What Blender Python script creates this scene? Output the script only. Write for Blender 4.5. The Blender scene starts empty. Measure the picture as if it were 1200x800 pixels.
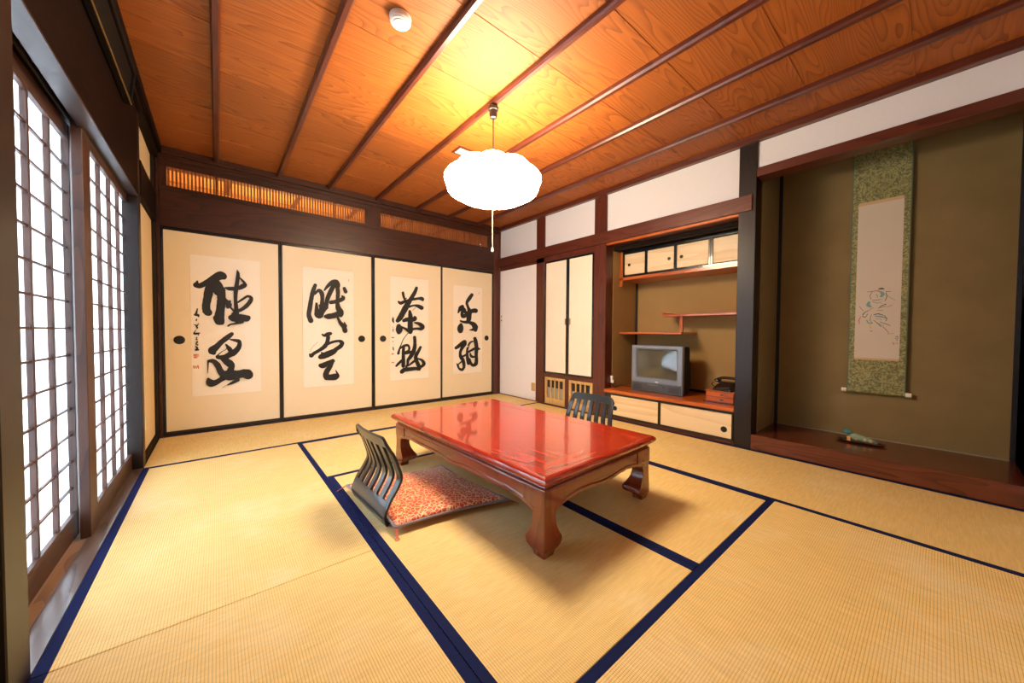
import bpy, bmesh, math, random
from mathutils import Vector, Matrix
random.seed(7)
S = bpy.context.scene
COL = S.collection
PI = math.pi

# ------------------------------------------------------------------ camera
cam_d = bpy.data.cameras.new('camera'); cam = bpy.data.objects.new('camera', cam_d); COL.objects.link(cam)
cam_d.sensor_width = 36.0; cam_d.sensor_fit = 'HORIZONTAL'
cam_d.lens = 415.24 * 36 / 1200
cam_d.clip_start = 0.02
fw = Vector((0.63862, 0.769105, -0.025344)); rt = Vector((0.769437, -0.638692, 0.006172)); up = Vector((0.01144, 0.023442, 0.99966))
M = Matrix.Identity(4)
for i in range(3):
    M[i][0] = rt[i]; M[i][1] = up[i]; M[i][2] = -fw[i]
M.translation = Vector((0.3864, -4.1792, 0.9043))
cam.matrix_world = M
S.camera = cam

# ------------------------------------------------------------------ daylight + exposure
W = bpy.data.worlds.new('daylight'); S.world = W; W.use_nodes = True
bg = W.node_tree.nodes['Background']; bg.inputs[0].default_value = (0.74, 0.87, 1.0, 1); bg.inputs[1].default_value = 11.5
LAMP_E = 44.0          # pendant shade
LAMP_C = (1.0, 0.80, 0.54)
S.view_settings.view_transform = 'Standard'; S.view_settings.look = 'None'
S.view_settings.exposure = 0.5; S.view_settings.gamma = 1.0; S.view_settings.use_curve_mapping = False

# traced brush strokes, millimetres on each sheet (x, z, half widths)
PAPERS=[[0.205,0.32,0.503,1.253],[1.06,0.32,0.5,1.25],[1.965,0.318,0.505,1.252],[2.832,0.33,0.48,1.215]]
INK=[[[[35,986,168,224,63,981,170,225,109,1012,202,265,156,1051,250,325,204,1086,300,386,231,1082,227,291],[47,1017,70,94,44,995,141,187],[156,1024,324,421,129,961,306,400,116,884,304,399,104,807,289,380,109,758,275,361,123,747,204,267,89,753,115,152],[173,1003,385,499,191,958,418,540,211,929,301,387],[208,952,316,406,211,875,301,388,203,781,315,407,194,703,359,465,202,676,300,388],[164,702,148,192,181,664,179,232,211,665,211,272],[235,876,91,117,256,838,184,235,268,823,185,235],[271,855,92,118,255,807,153,196],[268,808,77,98,301,766,69,87],[327,1151,25,32,333,1112,132,166,326,1040,157,198,316,960,163,206,312,881,141,178,316,802,151,190,319,723,204,258],[239,978,55,70,269,972,138,176,332,981,142,178,370,1005,192,240,384,1016,154,192],[347,1078,48,60,370,1049,96,120,388,1024,97,120],[330,851,63,79,369,885,90,112,401,911,91,113,428,901,124,154,425,872,164,202,394,822,162,201,355,784,134,168,329,771,126,159],[273,706,170,216,297,703,265,336,348,708,270,339,392,702,243,302,407,710,163,202],[310,723,313,396,319,691,252,318],[360,669,128,160,309,652,69,87,272,643,56,71,256,629,68,86]],[[282,555,140,178,252,525,190,243,203,478,187,241,167,432,231,302,137,406,249,327,151,390,192,251],[270,503,49,63,308,494,110,139,336,481,152,192,332,433,190,240,300,386,225,286,269,367,216,276,226,341,182,235,178,343,125,163],[169,351,59,77,208,392,24,31,239,415,24,31,245,458,37,47],[236,458,43,55,260,422,154,197,275,390,186,237],[213,334,182,234,237,305,244,314,268,276,263,336,283,252,171,218,267,217,247,316],[115,311,99,130,148,308,153,201,177,269,215,280,197,213,235,304,224,172,274,353],[112,303,64,84,110,258,41,54,108,204,20,27],[111,150,87,115,122,115,248,327,157,111,196,256,199,139,187,242,236,172,275,354],[230,180,274,354,267,173,387,495,317,174,300,380,368,182,322,403,397,172,374,467,413,159,229,285],[323,125,126,160,285,104,112,143,244,84,43,55],[204,60,12,12,235,81,12,16]],[[45,777,39,53,38,743,70,94,32,724,84,112],[25,724,50,67,49,721,85,113,51,710,57,75],[40,687,28,38,36,674,45,60],[20,638,22,30,36,632,34,45],[51,648,23,30,43,629,39,53],[34,627,39,53,42,612,62,83,39,601,28,38],[33,589,22,30,19,559,45,60,35,557,70,94,58,562,34,45],[52,563,28,38,49,544,34,45],[40,526,28,38,35,507,28,38,43,504,28,38],[41,484,62,83,32,465,28,38,43,458,51,68],[31,444,39,53,41,428,68,90,28,411,39,53,48,414,51,68]]],[[[117,1066,168,188,95,998,215,241,78,913,203,228,66,830,220,249,56,755,220,249,73,697,243,275],[113,974,93,104,147,1014,158,176,177,987,221,245,182,920,191,211,174,844,210,232,168,767,285,317],[127,875,112,126,130,799,225,252,141,762,339,378,157,758,341,379],[153,859,76,84,176,818,229,254],[219,888,193,213,203,837,269,297,187,785,153,169],[202,1019,77,85,235,1068,155,170,282,1114,205,223,322,1115,260,281,334,1081,241,260],[294,1082,218,236,254,993,227,248,226,914,202,221,218,837,193,213],[330,1059,220,238,335,999,209,225,329,912,181,195,336,843,262,282,359,796,324,349,360,766,243,262],[261,895,177,193,305,905,191,207,361,927,211,226,388,951,196,210,375,972,81,87],[210,743,154,170,241,744,265,291,304,759,279,303,352,783,303,327],[332,730,129,139,356,678,186,201,392,635,226,242,404,592,255,273],[396,684,58,62,408,644,165,176],[398,1056,164,175,411,1022,198,210]],[[179,552,73,81,200,539,134,148,234,554,196,215,262,561,150,164],[237,524,203,223,226,465,202,223,199,421,207,229,146,381,164,183,100,353,162,182,74,329,176,199,60,348,64,72],[226,446,128,141,281,470,130,142,343,480,133,144,373,459,219,236,360,425,219,236,315,392,208,226,287,366,275,300,225,338,310,342,172,318,265,295,152,311,148,165],[167,362,46,52,185,340,166,185],[158,223,181,203,185,221,266,296,225,241,243,268,279,265,206,225],[273,254,206,225,245,196,255,280,218,152,269,298,211,108,286,316,224,89,236,261],[217,93,270,298,258,90,290,319,306,94,312,340,328,111,133,144,312,150,70,76,308,168,21,23],[59,373,12,12,94,430,12,12,140,473,12,12]]],[[[339,1135,194,181,312,1072,252,237,257,983,270,256,208,903,364,348,159,816,351,338,125,756,338,328,94,721,241,234],[108,948,138,134,134,934,200,193,186,957,185,178,266,983,172,163,358,1004,176,165,409,1005,264,245,418,991,189,175],[162,1061,166,160,169,1019,158,152,186,978,141,135],[186,982,62,59,204,1000,62,59],[239,896,152,145,303,915,119,112,358,909,241,226,402,891,301,280],[325,892,23,22,284,854,23,21],[246,841,162,154,255,777,298,283,252,691,325,309,252,606,352,335,252,576,180,172],[168,723,198,190,208,737,258,247,275,739,299,284,314,753,275,259,307,779,92,86],[107,655,285,277,111,613,433,420,107,579,233,227],[133,647,131,126,177,630,141,136,221,605,223,213],[310,701,101,95,367,689,224,209,412,655,293,272,395,626,226,210,330,628,148,139,275,619,163,155]],[[226,570,50,47,169,500,49,47,141,437,56,55,120,383,112,109,103,325,168,163],[124,383,100,97,169,412,163,157,218,422,157,150,241,396,141,135,234,357,149,143,185,338,98,94],[169,402,179,172,165,327,211,204,165,249,236,228,164,170,244,236],[177,319,147,141,234,329,166,158,301,343,254,240],[310,519,220,208,314,467,212,200,311,395,263,248,289,331,278,263,255,277,250,238,224,238,207,198,218,191,149,142,201,161,148,142],[387,393,182,170,361,345,215,202,327,290,247,233,327,242,256,241,352,184,258,242,374,135,285,267],[209,160,58,55,267,197,151,143,318,234,153,144],[344,253,94,89,404,230,166,154,432,188,246,229,413,157,201,187,369,143,216,202],[74,175,127,124,104,205,168,163,148,242,162,157],[142,100,267,259,177,123,278,268,234,125,257,246,318,128,230,217,369,115,199,186]],[[40,758,55,54,38,727,118,116,47,696,64,63],[33,646,23,22,38,633,27,27],[42,615,64,63,35,597,36,36,44,588,36,36],[23,517,45,45,46,517,55,54],[34,476,36,36,38,463,27,27],[40,436,23,22,41,431,23,22],[38,400,64,63,43,369,73,72],[47,745,36,36,31,709,45,45]]],[[[304,1100,277,232,256,1039,306,257,220,984,230,194,236,931,231,195,262,879,317,267],[148,927,287,245,122,899,387,332,163,884,391,334,184,858,311,264],[102,881,253,218,80,841,111,96],[138,839,235,201,153,795,319,272,200,806,312,265],[226,833,367,310,257,843,401,338,252,772,411,347,242,727,347,293],[268,857,318,267,321,877,354,296,362,879,390,325],[115,729,132,114,164,715,196,167,236,714,263,222],[123,681,235,201,113,628,499,429,113,593,397,341],[258,710,243,205,321,689,376,315,354,649,477,397,359,604,293,244],[322,612,236,198,258,605,53,45]],[[49,360,239,207,97,388,298,257,162,429,350,299,193,446,219,187,198,412,220,187],[186,404,286,243,139,349,263,226,114,293,224,193,123,236,272,234,155,194,284,243,170,145,266,227,174,92,238,203,144,57,226,194,97,76,168,145,71,122,139,120,88,137,111,96,130,167,122,105],[60,143,92,80,83,109,139,120],[134,240,141,121,181,250,171,146,229,273,193,163],[229,355,173,147,222,298,192,163,231,207,270,229,247,141,290,246],[234,387,96,82,267,434,107,90,316,445,128,107],[243,354,68,57,262,403,58,49,291,431,49,41],[350,488,278,232,365,434,339,282,378,351,330,275,372,268,290,241,376,185,290,242,365,127,329,275,317,109,247,207,283,139,215,181,256,198,213,181],[234,297,174,147,287,320,195,165,346,344,218,182,421,338,192,159],[268,280,117,99,287,238,205,173,337,228,168,141,366,243,150,125]]]]
SEAL=[[[16,372,34,45,47,372,28,38],[16,361,28,38,47,358,34,45],[19,346,39,53,38,345,34,45],[15,271,39,53,18,252,39,53],[29,268,34,45,32,251,34,45],[42,271,51,68,46,250,40,53],[28,372,22,30,28,345,22,30]],[[444,1157,33,35,446,1140,25,26]],[[23,324,54,54,46,319,55,54],[28,311,45,45,37,328,36,36],[23,221,55,54,45,216,64,63]],[[423,1140,44,36,425,1118,33,27]]]
SKETCH=[["k",56,495,6,89,499,8,104,501,8],["k",154,492,8,178,490,6],["d",119,514,26,131,515,34,141,512,26],["p",111,501,20,122,493,16],["t",129,489,26,139,474,34,130,457,26],["k",82,493,6,72,465,6,78,439,6],["k",154,483,8,159,451,8,150,424,8],["g",159,465,12,179,443,12,201,427,10],["t",68,418,26,63,397,36,76,385,26],["g",86,424,12,106,412,18,131,414,12],["k",85,431,6,111,433,8,133,435,6],["k",117,369,6,136,389,10,156,399,12],["r",161,377,8,175,383,8,187,392,8],["k",127,375,6,141,380,6,156,384,6],["d",36,325,16,46,341,14,62,353,10],["r",62,353,8,92,377,7],["k",17,388,5,38,354,5],["k",62,331,8,50,306,8,37,314,14],["p",26,311,10,16,285,14,20,256,8],["k",95,323,10,118,329,14,143,318,10],["t",103,312,14,133,308,20,158,296,12],["k",83,327,5,76,284,6,89,262,6],["t",58,284,10,69,262,16,89,262,12],["y",74,248,18,82,226,18],["k",94,284,6,120,254,8,135,233,8],["k",129,269,8,159,254,8,181,241,7],["g",114,262,14,145,240,16],["p",145,233,12,165,204,10,175,183,8],["r",168,180,6,199,185,6],["k",80,201,10,88,203,10],["k",148,318,6,163,293,8,156,275,6],["k",209,159,6,216,163,10,223,156,6],["k",214,142,6,219,134,8],["k",207,149,6,223,149,6],["k",104,291,4,119,294,5,139,283,4],["k",105,476,4,113,451,5],["k",142,353,4,112,355,4],["s",195,117,14,203,114,14,199,103,12],["k",217,121,4,217,107,4]]

# ------------------------------------------------------------------ materials
def new_mat(name):
    m = bpy.data.materials.new(name); m.use_nodes = True
    nt = m.node_tree; b = nt.nodes['Principled BSDF']
    return m, nt, b
def N(nt, t, **k):
    n = nt.nodes.new(t)
    for a, v in k.items():
        if a == 'inp':
            for q, w in v.items(): n.inputs[q].default_value = w
        else: setattr(n, a, v)
    return n
def plain(name, col, rough=.5, metal=0, coat=0, noise=0.0, scale=30, bump=0.0, spec=.5):
    m, nt, b = new_mat(name)
    b.inputs['Roughness'].default_value = rough; b.inputs['Metallic'].default_value = metal
    b.inputs['Coat Weight'].default_value = coat; b.inputs['Specular IOR Level'].default_value = spec
    tc = N(nt, 'ShaderNodeTexCoord'); nz = N(nt, 'ShaderNodeTexNoise', inp={'Scale': scale, 'Detail': 4})
    nt.links.new(tc.outputs['Object'], nz.inputs['Vector'])
    r = N(nt, 'ShaderNodeMix', data_type='RGBA')
    r.inputs[6].default_value = tuple(c * (1 - noise) for c in col) + (1,)
    r.inputs[7].default_value = tuple(min(1, c * (1 + noise)) for c in col) + (1,)
    nt.links.new(nz.outputs['Fac'], r.inputs[0]); nt.links.new(r.outputs[2], b.inputs['Base Color'])
    if bump:
        bp = N(nt, 'ShaderNodeBump', inp={'Strength': bump, 'Distance': .002})
        nt.links.new(nz.outputs['Fac'], bp.inputs['Height']); nt.links.new(bp.outputs[0], b.inputs['Normal'])
    return m
def wood(name, c1, c2, axis='X', rough=.4, coat=0.0, ring=7.0, stretch=.12, amount=1.0, rnd=0.0, bump=.08, cathedral=False, fine=90, coatr=.1):
    """c1 dark grain line, c2 body; grain runs along axis; every object gets its own offset"""
    m, nt, b = new_mat(name); L = nt.links.new
    b.inputs['Roughness'].default_value = rough; b.inputs['Coat Weight'].default_value = coat; b.inputs['Coat Roughness'].default_value = coatr
    tc = N(nt, 'ShaderNodeTexCoord'); oi = N(nt, 'ShaderNodeObjectInfo')
    ad = N(nt, 'ShaderNodeVectorMath', operation='ADD')
    ml = N(nt, 'ShaderNodeVectorMath', operation='SCALE'); ml.inputs[3].default_value = 13.7
    cb = N(nt, 'ShaderNodeCombineXYZ'); L(oi.outputs['Random'], cb.inputs[0]); L(oi.outputs['Random'], cb.inputs[1]); L(oi.outputs['Random'], cb.inputs[2])
    L(cb.outputs[0], ml.inputs[0]); L(tc.outputs['Object'], ad.inputs[0]); L(ml.outputs[0], ad.inputs[1])
    mp = N(nt, 'ShaderNodeMapping'); sc = [1, 1, 1]; sc['XYZ'.index(axis)] = stretch; mp.inputs['Scale'].default_value = sc
    L(ad.outputs[0], mp.inputs['Vector'])
    n1 = N(nt, 'ShaderNodeTexNoise', inp={'Scale': 2.2 if cathedral else 3.0, 'Detail': 3, 'Roughness': .45}); L(mp.outputs[0], n1.inputs['Vector'])
    mu = N(nt, 'ShaderNodeMath', operation='MULTIPLY'); mu.inputs[1].default_value = ring * 3; L(n1.outputs['Fac'], mu.inputs[0])
    fr = N(nt, 'ShaderNodeMath', operation='FRACT'); L(mu.outputs[0], fr.inputs[0])
    pw = N(nt, 'ShaderNodeMath', operation='POWER'); pw.inputs[1].default_value = 2.5; L(fr.outputs[0], pw.inputs[0])
    mp2 = N(nt, 'ShaderNodeMapping'); sc2 = [1, 1, 1]; sc2['XYZ'.index(axis)] = .03; mp2.inputs['Scale'].default_value = sc2
    L(ad.outputs[0], mp2.inputs['Vector'])
    n2 = N(nt, 'ShaderNodeTexNoise', inp={'Scale': fine, 'Detail': 2}); L(mp2.outputs[0], n2.inputs['Vector'])
    a1 = N(nt, 'ShaderNodeMath', operation='MULTIPLY'); a1.inputs[1].default_value = .6 * amount; L(pw.outputs[0], a1.inputs[0])
    a2 = N(nt, 'ShaderNodeMath', operation='MULTIPLY_ADD'); a2.inputs[1].default_value = .55 * amount; L(n2.outputs['Fac'], a2.inputs[0]); L(a1.outputs[0], a2.inputs[2])
    mx = N(nt, 'ShaderNodeMix', data_type='RGBA'); mx.inputs[6].default_value = tuple(c2) + (1,); mx.inputs[7].default_value = tuple(c1) + (1,)
    L(a2.outputs[0], mx.inputs[0])
    if rnd:
        hs = N(nt, 'ShaderNodeHueSaturation'); mr = N(nt, 'ShaderNodeMapRange', inp={'To Min': 1 - rnd, 'To Max': 1 + rnd}); L(oi.outputs['Random'], mr.inputs[0])
        L(mr.outputs[0], hs.inputs['Value']); L(mx.outputs[2], hs.inputs['Color']); L(hs.outputs[0], b.inputs['Base Color'])
    else: L(mx.outputs[2], b.inputs['Base Color'])
    bp = N(nt, 'ShaderNodeBump', inp={'Strength': bump, 'Distance': .001}); L(a2.outputs[0], bp.inputs['Height']); L(bp.outputs[0], b.inputs['Normal'])
    return m
MT = {}
for ax in 'XYZ':
    MT['dark' + ax] = wood('dark stained wood ' + ax, (.014, .004, .003), (.070, .017, .008), ax, rough=.42, coat=.15, coatr=.25)
    MT['black' + ax] = wood('black brown wood ' + ax, (.005, .0025, .002), (.014, .007, .006), ax, rough=.45 if ax != 'Y' else .6, coat=.15 if ax != 'Y' else 0, coatr=.3)
    if ax == 'Y': MT['blackY'].node_tree.nodes['Principled BSDF'].inputs['Specular IOR Level'].default_value = .08
    else: MT['black' + ax].node_tree.nodes['Principled BSDF'].inputs['Specular IOR Level'].default_value = .35
    MT['red' + ax] = wood('red brown wood ' + ax, (.050, .010, .006), (.125, .026, .013), ax, rough=.38, coat=.25, coatr=.22)
    MT['orange' + ax] = wood('orange brown wood ' + ax, (.30, .055, .010), (.62, .150, .026), ax, rough=.3, coat=.4, coatr=.15)
    MT['shoji' + ax] = wood('shoji frame wood ' + ax, (.028, .010, .006), (.085, .032, .018), ax, rough=.5)
    MT['plat' + ax] = wood('platform wood ' + ax, (.05, .010, .006), (.17, .034, .016), ax, rough=.24, coat=.5, coatr=.12, ring=9)
    MT['table' + ax] = wood('lacquered table wood ' + ax, (.10, .004, .002), (.52, .032, .008), ax, rough=.25, coat=.9, coatr=.055, ring=9, amount=.75, bump=.02)
    MT['leg' + ax] = wood('lacquered leg wood ' + ax, (.06, .010, .004), (.26, .040, .012), ax, rough=.25, coat=.8, coatr=.10, ring=5, amount=.6, bump=.01)
    MT['paper_wood' + ax] = wood('pale printed wood ' + ax, (.66, .42, .18), (.88, .74, .50), ax, rough=.5, ring=3, amount=.7)
MT['board'] = wood('cedar ceiling board', (.13, .028, .003), (.43, .120, .013), 'X', rough=.62, coat=.0, ring=20, stretch=.15, amount=.85, rnd=.12, cathedral=True, bump=.1, coatr=.3)
MT['sill'] = wood('worn grey sill', (.05, .03, .022), (.16, .11, .085), 'Y', rough=.3, coat=.3)
MT['sill_pale'] = wood('pale sill strip', (.16, .08, .035), (.36, .2, .09), 'Y', rough=.4)
MT['matt_black'] = plain('matt black frame', (.006, .005, .005), .7, spec=.2)
MT['lacquer'] = plain('black lacquer', (.006, .010, .016), .25, coat=.5)
MT['lacq_brown'] = plain('dark lacquer', (.02, .012, .01), .3, coat=.4)
MT['plaster'] = plain('white plaster', (.72, .73, .78), .9, noise=.03, scale=60, bump=.1)
MT['white_paper'] = plain('white door paper', (.82, .81, .84), .8, noise=.02, scale=20)
MT['cream'] = plain('cream wall plaster', (.80, .62, .36), .9, noise=.05, scale=25, bump=.15)
MT['fusuma'] = plain('cream fusuma paper', (.86, .74, .52), .75, noise=.03, scale=8)
MT['cupboard'] = plain('pale cupboard paper', (.88, .80, .66), .75, noise=.03, scale=8)
MT['sheet'] = plain('calligraphy paper', (.92, .85, .72), .8, noise=.03, scale=40)
MT['ink'] = plain('sumi ink', (.010, .010, .010), .6, noise=.2, scale=90)
MT['seal'] = plain('red seal ink', (.75, .16, .09), .7)
MT['line'] = plain('sheet edge line', (.55, .40, .24), .8)
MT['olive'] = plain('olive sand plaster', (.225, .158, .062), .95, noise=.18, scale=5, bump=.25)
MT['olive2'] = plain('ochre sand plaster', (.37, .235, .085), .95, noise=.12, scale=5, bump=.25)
MT['grille'] = wood('pale cedar grille', (.45, .26, .08), (.72, .48, .18), 'Z', rough=.5)
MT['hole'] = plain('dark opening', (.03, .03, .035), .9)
MT['mesh'] = plain('grey wire gauze', (.34, .32, .26), .7, noise=.25, scale=300)
MT['navy'] = plain('navy cloth border', (.005, .012, .075), .8, noise=.35, scale=240, bump=.2, spec=.12)
MT['ink_blue'] = plain('blue black lacquered post', (.010, .012, .022), .5)
MT['brass'] = plain('dull brass', (.45, .30, .12), .35, metal=1)
MT['iron'] = plain('dark bronze', (.03, .028, .028), .4, metal=.6)
MT['white_plastic'] = plain('white plastic', (.82, .82, .80), .4)
MT['black_plastic'] = plain('black plastic', (.012, .012, .014), .35)
MT['gilt'] = plain('gilt edge', (.30, .20, .07), .45, metal=.5)
MT['silver'] = plain('silver grey plastic', (.19, .23, .30), .4, metal=.2)
MT['silver_dark'] = plain('slate grey plastic', (.075, .085, .10), .4, metal=.2)
MT['black_shell'] = plain('black tv shell', (.006, .007, .012), .6, spec=.2)
MT['screen'] = plain('grey glass tube', (.055, .065, .055), .08, coat=.6, spec=.8)
MT['chair'] = plain('black painted wood', (.012, .017, .022), .36, coat=.5, noise=.2, scale=200)
MT['label'] = plain('cream label paper', (.9, .82, .6), .7)
MT['phone'] = plain('black bakelite', (.008, .009, .012), .16, coat=.8)
MT['tray'] = plain('black lacquer tray', (.006, .007, .010), .12, coat=1)
MT['celadon'] = plain('celadon glaze', (.22, .33, .22), .2, coat=.8, noise=.6, scale=45)
MT['celadon_tan'] = plain('tan glaze spots', (.62, .42, .24), .25, coat=.6)
MT['teal'] = plain('teal glaze', (.05, .26, .29), .12, coat=1, noise=.5, scale=60)
MT['card'] = plain('orange card', (.80, .34, .08), .7)
MT['ivory'] = plain('ivory', (.85, .8, .68), .35)
MT['jade_silk'] = plain('grey green silk edge', (.10, .16, .11), .7)
MT['scroll_paper'] = plain('aged scroll paper', (.60, .52, .42), .85, noise=.04, scale=6)
for k, c in dict(k=(.10, .09, .09), d=(.05, .08, .085), p=(.50, .24, .26), t=(.20, .34, .34), g=(.38, .42, .36), r=(.48, .16, .12), y=(.62, .46, .16), s=(.62, .25, .2)).items():
    MT['sk_' + k] = plain('pigment ' + k, c, .9)
def silk():
    m, nt, b = new_mat('green figured silk'); L = nt.links.new
    tc = N(nt, 'ShaderNodeTexCoord'); n = N(nt, 'ShaderNodeTexNoise', inp={'Scale': 32, 'Detail': 5, 'Distortion': 2.5}); L(tc.outputs['Object'], n.inputs['Vector'])
    r = N(nt, 'ShaderNodeValToRGB'); r.color_ramp.elements[0].position = .42; r.color_ramp.elements[0].color = (.13, .135, .05, 1)
    r.color_ramp.elements[1].position = .58; r.color_ramp.elements[1].color = (.33, .31, .12, 1); L(n.outputs['Fac'], r.inputs[0]); L(r.outputs[0], b.inputs['Base Color']); b.inputs['Roughness'].default_value = .6
    return m
MT['silk'] = silk()
def cushion_mat():
    m, nt, b = new_mat('red brocade'); L = nt.links.new
    tc = N(nt, 'ShaderNodeTexCoord'); mp = N(nt, 'ShaderNodeMapping'); mp.inputs['Scale'].default_value = (1, 1, .2); L(tc.outputs['Object'], mp.inputs[0])
    n = N(nt, 'ShaderNodeTexNoise', inp={'Scale': 20, 'Detail': 2}); L(mp.outputs[0], n.inputs['Vector'])
    va = N(nt, 'ShaderNodeVectorMath', operation='MULTIPLY_ADD'); va.inputs[1].default_value = (.03, .03, .03); L(n.outputs['Color'], va.inputs[0]); L(mp.outputs[0], va.inputs[2])
    v = N(nt, 'ShaderNodeTexVoronoi', feature='DISTANCE_TO_EDGE', inp={'Scale': 52}); L(va.outputs[0], v.inputs['Vector'])
    r = N(nt, 'ShaderNodeValToRGB'); e = r.color_ramp.elements; e[0].position = .045; e[0].color = (.85, .60, .30, 1); e[1].position = .10; e[1].color = (.62, .060, .018, 1)
    L(v.outputs['Distance'], r.inputs[0]); L(r.outputs[0], b.inputs['Base Color']); b.inputs['Roughness'].default_value = .55; b.inputs['Sheen Weight'].default_value = .3
    return m
MT['brocade'] = cushion_mat()
MT['piping'] = plain('mauve grey piping', (.26, .20, .26), .6, noise=.3, scale=150)
MT['tassel'] = plain('coral thread', (.62, .12, .08), .8)
def tatami(name, ax):
    """woven rush: ridges every 15 mm, fine strands across them, faded patches"""
    m, nt, b = new_mat(name); L = nt.links.new
    tc = N(nt, 'ShaderNodeTexCoord'); sp = N(nt, 'ShaderNodeSeparateXYZ'); L(tc.outputs['Object'], sp.inputs[0])
    across = sp.outputs['Y' if ax == 'X' else 'X']; along = sp.outputs['X' if ax == 'X' else 'Y']
    def sine(src, wl):
        a = N(nt, 'ShaderNodeMath', operation='MULTIPLY'); a.inputs[1].default_value = 2 * PI / wl; L(src, a.inputs[0])
        s = N(nt, 'ShaderNodeMath', operation='SINE'); L(a.outputs[0], s.inputs[0]); return s.outputs[0]
    s1 = sine(across, .0155); s2 = sine(along, .0115)
    ab = N(nt, 'ShaderNodeMath', operation='ABSOLUTE'); L(s1, ab.inputs[0])
    pw = N(nt, 'ShaderNodeMath', operation='POWER'); pw.inputs[1].default_value = .45; L(ab.outputs[0], pw.inputs[0])
    ab2 = N(nt, 'ShaderNodeMath', operation='ABSOLUTE'); L(s2, ab2.inputs[0])
    pw2 = N(nt, 'ShaderNodeMath', operation='POWER'); pw2.inputs[1].default_value = .4; L(ab2.outputs[0], pw2.inputs[0])
    mm = N(nt, 'ShaderNodeMath', operation='MULTIPLY_ADD'); mm.inputs[1].default_value = .5; L(pw2.outputs[0], mm.inputs[0]); L(pw.outputs[0], mm.inputs[2])
    nz = N(nt, 'ShaderNodeTexNoise', inp={'Scale': 2.2, 'Detail': 5, 'Roughness': .6}); L(tc.outputs['Object'], nz.inputs['Vector'])
    mp = N(nt, 'ShaderNodeMapping'); mp.inputs['Scale'].default_value = (.1, 1, 1) if ax == 'Y' else (1, .1, 1); L(tc.outputs['Object'], mp.inputs[0])
    nf = N(nt, 'ShaderNodeTexNoise', inp={'Scale': 120, 'Detail': 3}); L(mp.outputs[0], nf.inputs['Vector'])
    r = N(nt, 'ShaderNodeValToRGB'); e = r.color_ramp.elements; e[0].position = .25; e[0].color = (.34, .225, .065, 1); e[1].position = 1.25 / 1.5; e[1].color = (.80, .59, .235, 1)
    dv = N(nt, 'ShaderNodeMath', operation='MULTIPLY'); dv.inputs[1].default_value = 1 / 1.5; L(mm.outputs[0], dv.inputs[0]); L(dv.outputs[0], r.inputs[0])
    fade = N(nt, 'ShaderNodeMix', data_type='RGBA'); fade.inputs[7].default_value = (.80, .68, .42, 1); L(r.outputs[0], fade.inputs[6])
    mr = N(nt, 'ShaderNodeMapRange', inp={'From Min': .50, 'From Max': .72, 'To Max': .55}); L(nz.outputs['Fac'], mr.inputs[0]); L(mr.outputs[0], fade.inputs[0])
    hs = N(nt, 'ShaderNodeHueSaturation'); mr2 = N(nt, 'ShaderNodeMapRange', inp={'To Min': .8, 'To Max': 1.2}); L(nf.outputs['Fac'], mr2.inputs[0]); L(mr2.outputs[0], hs.inputs['Value']); L(fade.outputs[2], hs.inputs['Color'])
    L(hs.outputs[0], b.inputs['Base Color']); b.inputs['Roughness'].default_value = .62
    bp = N(nt, 'ShaderNodeBump', inp={'Strength': .5, 'Distance': .0015}); L(mm.outputs[0], bp.inputs['Height']); L(bp.outputs[0], b.inputs['Normal'])
    return m
MT['tatX'] = tatami('woven rush X', 'X'); MT['tatY'] = tatami('woven rush Y', 'Y')
def shoji_paper():
    m, nt, b = new_mat('shoji paper'); L = nt.links.new
    out = nt.nodes['Material Output']; tr = N(nt, 'ShaderNodeBsdfTranslucent'); tr.inputs[0].default_value = (.93, .95, .97, 1)
    di = N(nt, 'ShaderNodeBsdfDiffuse'); di.inputs[0].default_value = (.85, .86, .86, 1)
    mx = N(nt, 'ShaderNodeMixShader'); mx.inputs[0].default_value = .42; L(tr.outputs[0], mx.inputs[1]); L(di.outputs[0], mx.inputs[2]); L(mx.outputs[0], out.inputs[0])
    return m
MT['shoji_paper'] = shoji_paper()
def lampshade():
    m, nt, b = new_mat('lit paper shade'); b.inputs['Base Color'].default_value = (.9, .85, .75, 1)
    b.inputs['Emission Color'].default_value = LAMP_C + (1,); b.inputs['Emission Strength'].default_value = LAMP_E; return m
MT['shade'] = lampshade()
def bulb(name, c, e):
    m, nt, b = new_mat(name); b.inputs['Emission Color'].default_value = c + (1,); b.inputs['Emission Strength'].default_value = e; return m

# ------------------------------------------------------------------ helpers
def link(o, parent=None):
    COL.objects.link(o)
    if parent is not None: o.parent = parent
    return o
def mesh_obj(name, bm, mat, parent=None, smooth=False, loc=(0, 0, 0), rot=(0, 0, 0)):
    me = bpy.data.meshes.new(name); bm.normal_update(); bm.to_mesh(me); bm.free()
    mats = mat if isinstance(mat, (list, tuple)) else [mat]
    for q in mats: me.materials.append(MT[q] if isinstance(q, str) else q)
    if smooth:
        for p in me.polygons: p.use_smooth = True
    o = bpy.data.objects.new(name, me); o.location = loc; o.rotation_euler = rot
    return link(o, parent)
def box(bm, x0, x1, y0, y1, z0, z1, bev=0.0):
    t = bmesh.new(); r = bmesh.ops.create_cube(t, size=1)
    for v in t.verts:
        v.co = Vector((x0 + (v.co.x + .5) * (x1 - x0), y0 + (v.co.y + .5) * (y1 - y0), z0 + (v.co.z + .5) * (z1 - z0)))
    if bev: bmesh.ops.bevel(t, geom=t.edges[:], offset=bev, segments=1, affect='EDGES')
    me = bpy.data.meshes.new('t'); t.to_mesh(me); t.free(); bm.from_mesh(me); bpy.data.meshes.remove(me)
    return bm
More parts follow.
